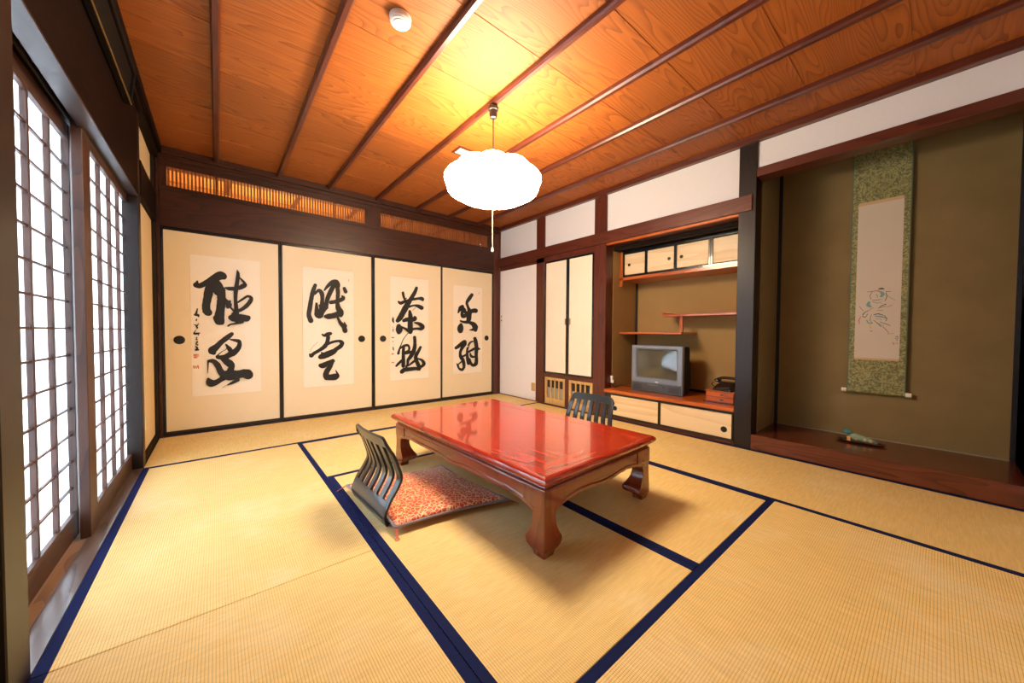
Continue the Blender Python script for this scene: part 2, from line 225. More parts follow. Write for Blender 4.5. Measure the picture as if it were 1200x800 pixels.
def bx(name, mat, x0, x1, y0, y1, z0, z1, parent=None, bev=0.002):
    """box object whose origin is its own centre"""
    cx, cy, cz = (x0 + x1) / 2, (y0 + y1) / 2, (z0 + z1) / 2
    bm = bmesh.new(); box(bm, x0 - cx, x1 - cx, y0 - cy, y1 - cy, z0 - cz, z1 - cz, min(bev, .3 * min(abs(x1 - x0), abs(y1 - y0), abs(z1 - z0))))
    return mesh_obj(name, bm, mat, parent, loc=(cx, cy, cz))
def lathe(bm, prof, seg=32, axis='Z', c=(0, 0, 0), sx=1, sy=1, cap=True):
    rings = []
    for r, z in prof:
        ring = []
        for i in range(seg):
            a = 2 * PI * i / seg; p = Vector((r * math.cos(a) * sx, r * math.sin(a) * sy, z))
            if axis == 'X': p = Vector((p.z, p.x, p.y))
            if axis == 'Y': p = Vector((p.x, p.z, p.y))
            ring.append(bm.verts.new(p + Vector(c)))
        rings.append(ring)
    for a, b in zip(rings, rings[1:]):
        for i in range(seg): bm.faces.new((a[i], a[(i + 1) % seg], b[(i + 1) % seg], b[i]))
    if cap:
        bm.faces.new(rings[0][::-1]); bm.faces.new(rings[-1])
    bmesh.ops.recalc_face_normals(bm, faces=bm.faces[:])
    return bm
def tube(bm, pts, r, seg=8):
    pts = [Vector(p) for p in pts]; rings = []
    for i, p in enumerate(pts):
        d = (pts[min(i + 1, len(pts) - 1)] - pts[max(i - 1, 0)]).normalized()
        a = d.orthogonal().normalized() if i == 0 else (a - d * a.dot(d)).normalized()
        b = d.cross(a); rr = r[i] if isinstance(r, (list, tuple)) else r
        rings.append([bm.verts.new(p + a * rr * math.cos(2 * PI * k / seg) + b * rr * math.sin(2 * PI * k / seg)) for k in range(seg)])
    for A, B in zip(rings, rings[1:]):
        for k in range(seg): bm.faces.new((A[k], A[(k + 1) % seg], B[(k + 1) % seg], B[k]))
    bm.faces.new(rings[0][::-1]); bm.faces.new(rings[-1]); return bm
def catmull(p, n=8):
    out = []; q = [p[0]] + list(p) + [p[-1]]
    for i in range(1, len(q) - 2):
        for k in range(n):
            t = k / n; a, b, c, d = q[i - 1], q[i], q[i + 1], q[i + 2]
            out.append(tuple(.5 * (2 * b[j] + (c[j] - a[j]) * t + (2 * a[j] - 5 * b[j] + 4 * c[j] - d[j]) * t * t + (3 * b[j] - a[j] - 3 * c[j] + d[j]) * t ** 3) for j in range(len(a))))
    out.append(tuple(p[-1])); return out
def empty(name, loc=(0, 0, 0), rz=0):
    o = bpy.data.objects.new(name, None); o.location = loc; o.rotation_euler = (0, 0, rz); o.empty_display_size = .1; return link(o)
def tag(o, label, cat=None, group=None, kind=None):
    o['label'] = label
    if cat: o['category'] = cat
    if group: o['group'] = group
    if kind: o['kind'] = kind
    return o
def struct(name, label, loc=(0, 0, 0)):
    o = empty(name, loc); return tag(o, label, None, kind='structure')
def shared(o, name, loc, parent, rot=None):
    c = o.copy(); c.name = name; c.location = loc
    if rot: c.rotation_euler = rot
    COL.objects.link(c); c.parent = parent; return c

WX = 3.59; ZC = 2.43; YB = -4.5
# ================================================================== FLOOR
fl = bx('floor', 'dark' + 'X', -.25, 4.4, YB - .15, .2, -.12, -.031)
tag(fl, 'straw coloured tatami floor with navy cloth bordered mats', kind='structure')
def mat_(x0, x1, y0, y1, ax):
    """one tatami: rush face, two cloth borders on the long sides"""
    g = .0012; x0 += g; x1 -= g; y0 += g; y1 -= g; hw = .031
    cx, cy = (x0 + x1) / 2, (y0 + y1) / 2
    o = bx('tatami_mat', 'tat' + ax, x0, x1, y0, y1, -.03, 0, fl, .0015)
    o.location = (cx - fl.location.x, cy - fl.location.y, -.015 - fl.location.z)
    hx, hy = (x1 - x0) / 2, (y1 - y0) / 2
    for s in (-1, 1):
        bm = bmesh.new()
        if ax == 'Y': box(bm, min(s * hx, s * (hx - hw)), max(s * hx, s * (hx - hw)), -hy, hy, .0, .0163, .0006)
        else: box(bm, -hx, hx, min(s * hy, s * (hy - hw)), max(s * hy, s * (hy - hw)), .0, .0163, .0006)
        mesh_obj('cloth_border', bm, 'navy', o)
w = .9
for m_ in [(0, 1.8, -w, 0, 'X'), (1.8, WX, -w, 0, 'X'),
           (0, w, -3 * w, -w, 'Y'), (0, w, -5 * w, -3 * w, 'Y'),
           (w, 3 * w, -2 * w, -w, 'X'), (w, 2 * w, -4 * w, -2 * w, 'Y'), (2 * w, 3 * w, -4 * w, -2 * w, 'Y'),
           (w, 3 * w, -5 * w, -4 * w, 'X'), (3 * w, WX, -3 * w, -w, 'Y'), (3 * w, WX, -5 * w, -3 * w, 'Y')]:
    mat_(*m_)

# ================================================================== CEILING
ce = bx('ceiling', 'darkX', -.2, 4.3, YB - .1, .15, ZC + .03, ZC + .06); tag(ce, 'cedar board ceiling crossed by slim dark battens', kind='structure')
def inp(o, par):   # re-express a world placed part under a parent placed at par.location
    o.location = Vector(o.location) - par.location; return o
js = [.05, -.47, -.93, -1.43, -1.83, -2.28, -2.72, -3.16, -3.61, -4.05, YB - .05]
for a, b in zip(js, js[1:]):
    t = bx('ceiling_board', 'board', -.02, WX + .02, b - .006, a, ZC, ZC + .012, None, .001)
    t.parent = ce; inp(t, ce); t.rotation_euler.x = math.radians(.35)
BX = [.393, .863, 1.31, 1.80, 2.29, 2.744, 3.20]
for x in BX:
    bm = bmesh.new(); h = .014
    prof = [(-.019, .045), (.019, .045), (.019, .012), (.011, 0), (-.011, 0), (-.019, .012)]
    L1 = [bm.verts.new((px, YB, pz)) for px, pz in prof]; L2 = [bm.verts.new((px, -.03, pz)) for px, pz in prof]
    for i in range(6): bm.faces.new((L1[i], L1[(i + 1) % 6], L2[(i + 1) % 6], L2[i]))
    bm.faces.new(L1); bm.faces.new(L2[::-1]); bmesh.ops.recalc_face_normals(bm, faces=bm.faces[:])
    t = mesh_obj('ceiling_batten', bm, 'redY', None, loc=(x, 0, ZC - .036)); t.parent = ce; inp(t, ce)

# ================================================================== LEFT WALL
wl = struct('wall_left', 'left wall of dark posts, cream plaster and deep lintel beam')
def P(name, mat, *a, parent, bev=.003): return bx(name, mat, *a, parent, bev)
P('wall_backing', 'darkY', -.22, -.16, YB - .1, -2.69, 0, 2.6, parent=wl)
P('wall_backing', 'darkY', -.22, -.16, -.85, .1, 0, 2.6, parent=wl)
P('post', 'blackZ', -.16, 0, -.852, -.762, -.03, 2.40, parent=wl)
P('post', 'blackZ', -.16, 0, -2.81, -2.682, -.03, 2.40, parent=wl)
P('post', 'blackZ', -.16, 0, -.055, .06, -.03, 2.40, parent=wl)
P('cream_plaster_panel', 'cream', -.16, -.022, -.765, -.05, .04, 1.80, parent=wl, bev=0)
P('cream_plaster_panel', 'cream', -.16, -.022, -.765, -.05, 2.02, 2.38, parent=wl, bev=0)
P('skirting', 'blackY', -.16, -.004, -.765, -.05, -.03, .045, parent=wl)
P('short_beam', 'blackY', -.16, .006, -.765, -.02, 1.80, 2.035, parent=wl)
P('lintel_beam', 'blackY', -.048, .0, -4.5, -.85, 1.776, 2.42, parent=wl)
MT['kamoi'] = wood('polished lintel face', (.02, .012, .01), (.05, .03, .024), 'Y', rough=.35, coat=.3, coatr=.28)
P('polished_lintel', 'kamoi', -.062, -.0, -2.69, -.85, 1.768, 1.776, parent=wl, bev=.001)
P('lintel_track', 'lacq_brown', -.068, -.055, -2.69, -.85, 1.782, 1.83, parent=wl)
P('lintel_track', 'lacq_brown', -.094, -.085, -2.69, -.85, 1.79, 1.83, parent=wl)
P('lintel_track', 'lacq_brown', -.16, -.134, -2.69, -.85, 1.77, 1.83, parent=wl)
P('lintel_back', 'blackY', -.16, -.055, -2.69, -.85, 1.81, 2.6, parent=wl)
P('cornice', 'blackY', -.05, .045, YB, .0, 2.375, ZC + .01, parent=wl)
P('cornice', 'blackY', -.05, .022, YB, .0, 2.33, 2.375, parent=wl)
# sill
P('sill', 'sill', -.062, -.001, -2.685, -.85, -.05, -.002, parent=wl, bev=.001)
P('sill_strip', 'sill_pale', -.098, -.0625, -2.685, -.85, -.05, -.008, parent=wl, bev=.001)
P('sill_strip', 'sill_pale', -.16, -.0985, -2.685, -.85, -.05, -.008, parent=wl, bev=.001)
# dark panel beyond the near post
P('black_framed_panel', 'lacquer', -.06, -.012, -4.5, -2.81, .0, 1.775, parent=wl)
P('panel_rail', 'lacquer', -.06, .0, -4.5, -2.81, -.03, .03, parent=wl)
sw = bx('wall_switch_plate', 'ivory', -.022, -.016, -.60, -.565, .19, .30, None); sw.parent = wl
sw['label'] = 'small cream socket plate low on the plaster'

def shoji(name, label, xf, y0, y1, g0, g1, sl, sr, zt):
    """sliding paper window: stiles, rails, lattice bars, paper panes"""
    r = struct(name, label, (xf, (y0 + y1) / 2, 0)); r['kind'] = 'structure'
    ox, oy = xf, (y0 + y1) / 2; T = .032; zb, ztp = .09, 1.73
    def q(nm, mat, x0_, x1_, a, b, c, d, bev=.002):
        o = bx(nm, mat, x0_ - ox, x1_ - ox, a - oy, b - oy, c, d, r, bev); return o
    q('stile', 'shojiZ', xf - T, xf, y0, g0, -.005, zt); q('stile', 'shojiZ', xf - T, xf, g1, y1, -.005, zt)
    q('bottom_rail', 'shojiY', xf - T, xf - .002, g0, g1, -.004, zb); q('top_rail', 'shojiY', xf - T, xf - .002, g0, g1, ztp, zt)
    nc, nr = 4, 14; cw = (g1 - g0) / nc; rh = (ztp - zb) / nr; hw = .0042
    # thin inner lip
    q('inner_lip', 'shojiY', xf - .018, xf - .001, g0, g1, zb, zb + .012); q('inner_lip', 'shojiY', xf - .018, xf - .001, g0, g1, ztp - .01, ztp)
    for i in range(1, nc): q('lattice_bar', 'shojiZ', xf - .023, xf - .007, g0 + i * cw - .009, g0 + i * cw + .009, zb, ztp, .001)
    first = None
    for j in range(1, nr): q('lattice_bar', 'shojiY', xf - .021, xf - .011, g0, g1, zb + j * rh - hw, zb + j * rh + hw, .001)
    first = q('paper_pane', 'shoji_paper', xf - .0245, xf - .0235, g0, g0 + cw, zb, zb + rh, 0)
    for i in range(nc):
        for j in range(nr):
            if i or j: shared(first, 'paper_pane', (first.location.x, first.location.y + i * cw, first.location.z + j * rh), r)
    return r
shoji('window_1', 'nearer of the two glowing shoji windows, beside the near left post', -.10, -2.66, -1.70, -2.575, -1.755, .1, .1, 1.79)
shoji('window_2', 'farther glowing shoji window, next to the cream plaster corner', -.05, -1.825, -.850, -1.705, -.832, .1, .1, 1.79)
# picture frame over the shoji
fr = empty('framed_plaque', (.0, -2.11, 2.158)); tag(fr, 'long dark framed plaque with thin gilt edge, hung tilted above the shoji', 'plaque')
ang = math.radians(7)
def fq(nm, mat, x0, x1, y0, y1, z0, z1):
    o = bx(nm, mat, x0, x1, y0, y1, z0, z1, None, .002); v = Vector(o.location); o.location = (v.x * math.cos(ang) + v.z * math.sin(ang) , v.y, -v.x * math.sin(ang) + v.z * math.cos(ang)); o.rotation_euler.y = ang; o.parent = fr
fq('frame_rail', 'matt_black', .004, .03, -.84, .84, 0, .03); fq('frame_rail', 'matt_black', .004, .03, -.84, .84, .165, .19)
fq('frame_stile', 'matt_black', .004, .03, -.84, -.815, .03, .165); fq('frame_stile', 'matt_black', .004, .03, .815, .84, .03, .165)
fq('gilt_edge', 'gilt', .012, .034, -.83, .83, .001, .006); fq('picture_board', 'matt_black', .008, .018, -.815, .815, .03, .165)
# ================================================================== BACK WALL
wb = struct('wall_back', 'back wall with deep dark beam and slatted transoms above four sliding doors')
P('post', 'redZ', 3.502, WX + .02, -.012, .14, -.03, 2.40, parent=wb)
P('post', 'darkZ', .0, .022, -.012, .14, -.03, 2.40, parent=wb)
P('sill_rail', 'darkX', .02, 3.502, -.002, .12, -.06, .004, parent=wb)
P('lintel_beam', 'darkX', .022, 3.502, -.008, .12, 1.785, 2.085, parent=wb)
P('transom_rail', 'darkX', .022, 3.502, -.002, .10, 2.085, 2.125, parent=wb)
P('transom_rail', 'darkX', .022, 3.502, -.002, .10, 2.285, 2.36, parent=wb)
P('transom_stile', 'darkZ', .022, .068, -.002, .10, 2.125, 2.285, parent=wb)
P('transom_stile', 'darkZ', 1.69, 1.855, -.004, .10, 2.085, 2.36, parent=wb)
P('transom_stile', 'darkZ', 3.40, 3.502, -.002, .10, 2.125, 2.285, parent=wb)
P('cornice', 'darkX', .0, WX, -.045, .10, 2.375, ZC + .01, parent=wb)
P('cornice', 'darkX', .0, WX, -.022, .10, 2.335, 2.375, parent=wb)
P('wall_head', 'darkX', -.2, 4.3, .02, .12, 2.36, 2.62, parent=wb)
MT['slat'] = wood('transom slat wood', (.16, .05, .02), (.34, .12, .04), 'Z')
for a, b in ((.068, 1.69), (1.855, 3.40)):
    n = int((b - a) / .0245); first = None
    for i in range(n):
        x = a + (i + .5) * (b - a) / n
        if first is None: first = bx('transom_slat', 'slat', x - .0065, x + .0065, .012, .026, 2.125, 2.285, wb, 0)
        else: shared(first, 'transom_slat', (x, first.location.y, first.location.z), wb)
    for i in range(1, 5 if a < 1 else 4):
        x = a + i * (b - a) / (5 if a < 1 else 4); P('transom_stay', 'darkZ', x - .008, x + .008, .027, .045, 2.125, 2.285, parent=wb, bev=.001)
P('leak_board', 'darkX', -.25, 4.4, .13, .16, -.1, 2.1, parent=wb)  # unseen board behind the doors, added to block daylight leaking through the gaps
P('leak_board', 'darkZ', -.16, .003, .06, .16, -.05, 2.6, parent=wb)  # unseen corner board, added to block the daylight leak beside the post
# the neighbouring room seen through the slats
wr = struct('wall_beyond', 'warm lit wooden wall of the neighbouring room glimpsed through the transom slats')
MT['beyond'] = wood('neighbour room wood', (.30, .12, .03), (.62, .30, .09), 'X', rough=.6)
P('wall_board', 'beyond', -.2, 4.3, 1.5, 1.55, 1.0, 2.62, parent=wr)
P('wall_board', 'beyond', -.25, -.2, .1, 1.5, 1.0, 2.62, parent=wr); P('wall_board', 'beyond', 4.3, 4.35, .1, 1.5, 1.0, 2.62, parent=wr)
P('ceiling_board', 'beyond', -.25, 4.35, .1, 1.55, 2.62, 2.66, parent=wr)
for x in (.5, 1.2, 1.9, 2.6, 3.3): P('ceiling_batten', 'darkY', x - .02, x + .02, .12, 1.5, 2.58, 2.62, parent=wr)
P('room_divider', 'darkX', -.25, 4.35, .1, 1.55, .95, 1.0, parent=wr)
ld = bpy.data.lights.new('neighbour_lamp', 'AREA'); ld.energy = 70; ld.size = .5; ld.shape = 'RECTANGLE'; ld.size_y = .3; ld.color = (1, .62, .28); lo = bpy.data.objects.new('neighbour_lamp', ld); lo.location = (1.1, .8, 1.25); lo.rotation_euler = (PI, 0, 0); link(lo, wr)

# ---- fusuma doors with calligraphy
def brush(bm, flat, k=1.0, y=0.0, rad_noise=.06, seg=14):
    """a brush stroke: overlapping dabs of varying width, flat ink on paper"""
    p = [tuple(flat[i:i + 4]) for i in range(0, len(flat), 4)]
    p = [(a / 1000, b / 1000, c / 20000 * 1.0, d / 20000 * 1.0) for a, b, c, d in p]
    p = [(a, b, c * 2, d * 2) for a, b, c, d in p]
    q = catmull(p, 7) if len(p) > 2 else catmull(p, 10)
    prev = None
    for (a, b, rx, rz) in q:
        rx = max(rx, .001) * (1 + random.uniform(-rad_noise, rad_noise)); rz = max(rz, .001) * (1 + random.uniform(-rad_noise, rad_noise))
        yy = y - 2.5e-5 * len(bm.faces)
        vs = [bm.verts.new((a + rx * math.cos(2 * PI * i / seg), yy, b + rz * math.sin(2 * PI * i / seg))) for i in range(seg)]
        bm.faces.new(vs[::-1])
        if prev:
            (pa, pb, prx, prz) = prev; dx, dz = a - pa, b - pb; l = math.hypot(dx, dz)
            if l > 1e-6:
                nx, nz = -dz / l, dx / l
                c4 = [(pa + nx * prx, pb + nz * prz), (pa - nx * prx, pb - nz * prz), (a - nx * rx, b - nz * rz), (a + nx * rx, b + nz * rz)]
                bm.faces.new([bm.verts.new((u, yy - 1.2e-5, v_)) for u, v_ in c4])
        prev = (a, b, rx, rz)
FX = [(.024, .872, 'L'), (.872, 1.768, 'R'), (1.774, 2.657, 'L'), (2.657, 3.500, 'R')]
FL = ['leftmost cream sliding door with two large brushed characters and a column of signature',
      'second cream sliding door from the left, bold calligraphy on a pasted sheet',
      'third cream sliding door from the left, calligraphy sheet with faint red seals',
      'rightmost cream sliding door with calligraphy, next to the white side door']
HZ = .822; HXs = [.130, 1.642, 1.884, 3.390]
def round_pull(par, name, x, y, z, r, mat_a, mat_b, axis='Y', dirn=-1):
    bm = bmesh.new()
    lathe(bm, [(r, 0), (r, .003 * dirn), (r * .86, .0042 * dirn), (r * .78, .0015 * dirn), (r * .3, .0012 * dirn), (.001, .002 * dirn)], 28, axis)
    return mesh_obj(name, bm, mat_a, par, smooth=False, loc=(x, y, z))
for i, (a, b, _) in enumerate(FX):
    d = struct('door_%d' % (i + 1), FL[i], ((a + b) / 2, 0, 0)); ox = (a + b) / 2
    yo = .0 if i in (1, 2) else .014
    fw_ = .017
    def q(nm, mt, x0, x1, y0, y1, z0, z1, bev=.002, par=None): return bx(nm, mt, x0 - ox, x1 - ox, y0, y1, z0, z1, par or d, bev)
    q('frame_stile', 'lacquer', a, a + fw_, yo, yo + .02, .004, 1.785); q('frame_stile', 'lacquer', b - fw_, b, yo, yo + .02, .004, 1.785)
    q('frame_rail', 'lacquer', a + fw_, b - fw_, yo, yo + .02, .004, .036); q('frame_rail', 'lacquer', a + fw_, b - fw_, yo, yo + .02, 1.757, 1.785)
    pn = q('paper_panel', 'fusuma', a + fw_, b - fw_, yo + .005, yo + .018, .036, 1.757, 0)
    X0, Z0, pw_, ph_ = PAPERS[i]
    sh = q('calligraphy_sheet', 'sheet', X0, X0 + pw_, yo + .004, yo + .0052, Z0, Z0 + ph_, 0)
    bx('sheet_edge', 'line', -pw_ / 2 - .002, pw_ / 2 + .002, .0004, .0008, -ph_ / 2 - .002, ph_ / 2 + .002, sh, 0)
    for bi, blk in enumerate(INK[i]):
        bm = bmesh.new()
        for s_ in blk: brush(bm, s_)
        mesh_obj('signature_column' if bi == 2 else 'ink_character', bm, 'ink', sh, loc=(-pw_ / 2, -.0011, -ph_ / 2))
    if SEAL[i]:
        bm = bmesh.new()
        for s_ in SEAL[i]: brush(bm, s_)
        mesh_obj('red_seal', bm, 'seal', sh, loc=(-pw_ / 2, -.0011, -ph_ / 2))
    round_pull(d, 'finger_pull', HXs[i] - ox, yo + .005, HZ, .037, 'iron', 'iron')

# ================================================================== RIGHT WALL
wrt = struct('wall_right', 'right wall of red brown posts and beams with white plaster panels, alcove shelves and display recess')
R = lambda name, mat, *a, bev=.003: bx(name, mat, *a, wrt, bev)
X1 = 3.72
R('plaster_panel', 'plaster', WX + .018, X1, -.81, -.02, 1.99, 2.385, bev=0)
R('plaster_panel', 'plaster', WX + .018, X1, -1.735, -.95, 1.99, 2.385, bev=0)
R('plaster_panel', 'plaster', WX + .018, X1, -3.14, -1.885, 1.98, 2.385, bev=0)
R('plaster_panel', 'plaster', WX + .018, X1, YB, -3.25, 2.17, 2.385, bev=0)
R('cornice', 'redY', WX - .03, X1, YB, -.0, 2.378, ZC + .01); R('wall_head', 'redY', WX + .02, 4.3, YB - .1, .1, ZC, 2.6)
R('post', 'redZ', WX, X1, -.955, -.808, -.03, 2.38); R('post', 'redZ', WX, X1, -1.888, -1.73, -.03, 2.38)
R('main_post', 'blackZ', WX - .005, X1, -3.257, -3.137, -.03, 2.39)
R('corner_post', 'redZ', WX, X1, -.03, .10, -.03, 2.38)
R('nageshi_beam', 'redY', WX - .018, WX + .02, -3.233, -.0, 1.862, 1.985)
R('nageshi_core', 'redY', WX + .02, X1, -3.14, -.0, 1.84, 1.99)
R('lintel', 'redY', WX, X1, -1.73, -.03, 1.80, 1.862); R('lintel', 'orangeY', WX + .002, X1, -3.137, -1.888, 1.84, 1.864)
R('toko_lintel', 'redY', WX - .006, X1, YB, -3.257, 2.110, 2.178)
R('inner_lintel', 'blackY', X1, 3.79, -3.137, -1.888, 1.80, 1.86)
R('sill_rail', 'redY', WX - .004, X1, -1.73, -.03, -.04, .008)
# white side door
d = struct('door_5', 'plain white side door left of the tall cupboard', (WX + .02, -.42, 0))
def q(nm, mt, x0, x1, y0, y1, z0, z1, bev=.002, par=None):
    par = par or d; return bx(nm, mt, x0 - par.location.x, x1 - par.location.x, y0 - par.location.y, y1 - par.location.y, z0 - par.location.z, z1 - par.location.z, par, bev)
q('door_leaf', 'white_paper', WX + .012, WX + .04, -.808, -.03, .008, 1.80)
q('catch_plate', 'ivory', WX + .006, WX + .012, -.085, -.055, 1.05, 1.17); q('catch_hole', 'lacquer', WX + .004, WX + .007, -.078, -.062, 1.13, 1.15); q('catch_hole', 'lacquer', WX + .004, WX + .007, -.078, -.062, 1.07, 1.09)
q('vent_patch', 'grille', WX + .006, WX + .012, -.79, -.72, .13, .24)
# cupboard
cu = empty('tall_cupboard', (WX, -1.34, .38)); tag(cu, 'tall built-in cupboard with two pale doors in black frames between red posts', 'cupboard')
def qq(par):
    return lambda nm, mt, x0, x1, y0, y1, z0, z1, bev=.002, p=None: bx(nm, mt, x0 - par.location.x, x1 - par.location.x, y0 - par.location.y, y1 - par.location.y, z0 - par.location.z, z1 - par.location.z, p or par, bev)
c = qq(cu)
c('carcass', 'redY', WX + .03, X1 + .3, -1.728, -.957, .355, 1.80)
c('bottom_rail', 'redY', WX + .002, WX + .03, -1.728, -.957, .355, .39)
for k, (a, b) in enumerate(((-1.343, -.962), (-1.725, -1.347))):
    dr = empty('cupboard_door', (0, (a + b) / 2 - cu.location.y, 0)); dr.parent = cu
    oy = (a + b) / 2; f = .022
    def e(nm, mt, x0, x1, y0, y1, z0, z1, bev=.002): return bx(nm, mt, x0 - WX, x1 - WX, y0 - oy, y1 - oy, z0 - .38, z1 - .38, dr, bev)
    e('door_frame', 'lacquer', WX + .004, WX + .028, a, a + f, .392, 1.798); e('door_frame', 'lacquer', WX + .004, WX + .028, b - f, b, .392, 1.798)
    e('door_frame', 'lacquer', WX + .004, WX + .028, a + f, b - f, .392, .415); e('door_frame', 'lacquer', WX + .004, WX + .028, a + f, b - f, 1.776, 1.798)
    e('door_panel', 'cupboard', WX + .009, WX + .027, a + f, b - f, .415, 1.776, 0)
    hy = -1.315 if k == 0 else -1.385
    e('door_pull', 'brass', WX - .004, WX + .009, hy - .006, hy + .006, 1.0, 1.075)
# grille units
for k, (a, b) in enumerate(((-1.318, -.975), (-1.722, -1.378))):
    g = empty('vent_grille', (WX, (a + b) / 2, .005)); tag(g, ['pale wooden floor grille below the cupboard, nearer the white door', 'pale wooden floor grille below the cupboard, behind the far low chair'][k], 'vent', 'grilles under the cupboard')
    c = qq(g)
    c('frame_stile', 'grille', WX + .004, WX + .022, a, a + .035, .010, .345); c('frame_stile', 'grille', WX + .004, WX + .022, b - .035, b, .010, .345)
    c('frame_rail', 'grille', WX + .004, WX + .022, a + .035, b - .035, .010, .085); c('frame_rail', 'grille', WX + .004, WX + .022, a + .035, b - .035, .312, .345)
    c('backing', 'hole', WX + .03, WX + .036, a, b, .01, .345); c('wire_gauze', 'mesh', WX + .024, WX + .027, a + .035, b - .035, .085, .215)
    n = 3; ww = (b - a - .07) / 4
    for j in range(1, 4): c('grille_bar', 'grille', WX + .006, WX + .020, a + .035 + j * ww - .010, a + .035 + j * ww + .010, .085, .312)
R('grille_stile', 'redZ', WX, X1, -1.378, -1.318, .008, .355); R('grille_rail', 'redY', WX + .001, X1, -1.73, -.955, .345, .392); R('grille_back', 'hole', WX + .04, WX + .05, -1.73, -.955, .0, .35)

# ---- shelf alcove
XB = 4.19
al = struct('wall_alcove', 'ochre plastered recess that holds the television and the staggered shelves')
A = lambda name, mat, *a, bev=.002: bx(name, mat, *a, al, bev)
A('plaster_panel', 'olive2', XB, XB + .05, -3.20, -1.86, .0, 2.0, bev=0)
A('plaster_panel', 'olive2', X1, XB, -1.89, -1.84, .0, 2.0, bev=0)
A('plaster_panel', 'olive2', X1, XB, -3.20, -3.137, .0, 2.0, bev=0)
A('alcove_ceiling', 'orangeY', X1, XB, -3.137, -1.89, 1.93, 1.95)
A('corner_post', 'ink_blue', XB - .018, XB, -1.91, -1.89, .305, 1.53)
A('skirting', 'blackY', XB - .012, XB, -3.137, -1.91, .305, .325)
# base cabinet
bc = empty('base_cabinet', (WX, -2.51, .0)); tag(bc, 'low built-in cabinet with orange brown top slab and two pale sliding doors under the television', 'cabinet')
c = qq(bc)
c('top_slab', 'orangeY', WX - .012, XB, -3.137, -1.888, .272, .305, .004); c('carcass', 'lacq_brown', WX + .03, XB, -3.137, -1.888, .0, .272)
c('kick_board', 'redY', WX + .002, WX + .03, -3.137, -1.888, -.0, .022); c('frame_rail', 'lacquer', WX + .0, WX + .03, -3.137, -1.888, .022, .042); c('frame_rail', 'lacquer', WX + .0, WX + .03, -3.137, -1.888, .250, .272)
c('frame_stile', 'lacquer', WX, WX + .03, -1.955, -1.888, .042, .25)
for k, (a, b, kn) in enumerate(((-2.503, -1.955, -2.02), (-3.128, -2.503, -3.06))):
    x0 = WX + .004 + .006 * k; dp = c('sliding_door', 'paper_woodY', x0, x0 + .012, a + .012, b - .012, .045, .247, .001)
    fz = .146
    for (u0, u1, v0, v1) in ((a, a + .012, .042, .25), (b - .012, b, .042, .25)): 
        o = bx('door_frame', 'lacquer', x0 - .003, x0 + .013, u0, u1, v0, v1, None, .001); o.location = Vector(o.location) - Vector((WX, -2.51, 0)) - dp.location; o.parent = dp
    round_pull(dp, 'finger_pull', -.006, kn - (-2.51) - dp.location.y, .115 - dp.location.z, .024, 'iron', 'iron', 'X')
# wall cabinet over the alcove
wc = empty('wall_cabinet', (3.85, -2.51, 1.49)); tag(wc, 'small wall cabinet of four pale sliding doors, high in the alcove', 'cabinet')
c = qq(wc); xf = 3.85
c('shelf_board', 'orangeY', xf - .012, XB, -3.137, -1.89, 1.485, 1.518, .003); c('end_board', 'orangeZ', xf - .012, xf + .012, -1.925, -1.892, 1.42, 1.80, .003)
c('carcass', 'lacq_brown', xf + .03, XB, -3.137, -1.892, 1.518, 1.83); c('top_board', 'blackY', xf - .02, XB, -3.137, -1.89, 1.80, 1.86)
c('frame_rail', 'lacquer', xf, xf + .03, -3.137, -1.925, 1.518, 1.538); c('frame_rail', 'lacquer', xf, xf + .03, -3.137, -1.925, 1.775, 1.80)
for k, (a, b, kn) in enumerate(((-2.190, -1.935, -2.0), (-2.500, -2.205, -2.445), (-2.822, -2.515, -2.567), (-3.135, -2.845, None))):
    dp = c('sliding_door', 'paper_woodY', xf + .004, xf + .016, a + .008, b - .008, 1.545, 1.768, .004)
    for (u0, u1) in ((a - .010, a + .006), (b - .006, b + .010)):
        o = bx('door_frame', 'lacquer', xf, xf + .02, u0, u1, 1.538, 1.775, None, .001); o.location = Vector(o.location) - wc.location - dp.location; o.parent = dp
    if kn: round_pull(dp, 'finger_pull', -.006, kn + 2.51 - dp.location.y, (1.650 - 1.49) - dp.location.z, .016, 'iron', 'iron', 'X')
# staggered shelves
ss = empty('staggered_shelves', (3.98, -2.5, .9)); tag(ss, 'pair of staggered orange brown shelves joined by a small strut, above the television', 'shelf')
c = qq(ss)
c('lower_shelf', 'orangeY', 3.84, XB, -2.585, -1.892, .895, .917, .002); c('upper_shelf', 'orangeY', 3.90, XB, -3.137, -2.36, 1.075, 1.097, .002)
c('strut', 'orangeZ', 3.95, 3.975, -2.545, -2.515, .917, 1.075, .002)
bm = bmesh.new(); pr_ = [(0, 0), (.0, .022), (-.02, .026), (-.045, .045), (-.055, .046), (-.045, .03), (-.03, .012)]
va = [bm.verts.new((-.135, -u, v)) for u, v in pr_]; vb = [bm.verts.new((.135, -u, v)) for u, v in pr_]
for i in range(len(pr_)): bm.faces.new((va[i], va[(i + 1) % len(pr_)], vb[(i + 1) % len(pr_)], vb[i]))
bm.faces.new(va); bm.faces.new(vb[::-1]); bmesh.ops.recalc_face_normals(bm, faces=bm.faces[:])
mesh_obj('upturned_end', bm, 'orangeX', ss, loc=(4.045 - 3.98, -2.395 + 2.5, 1.075 - .9))

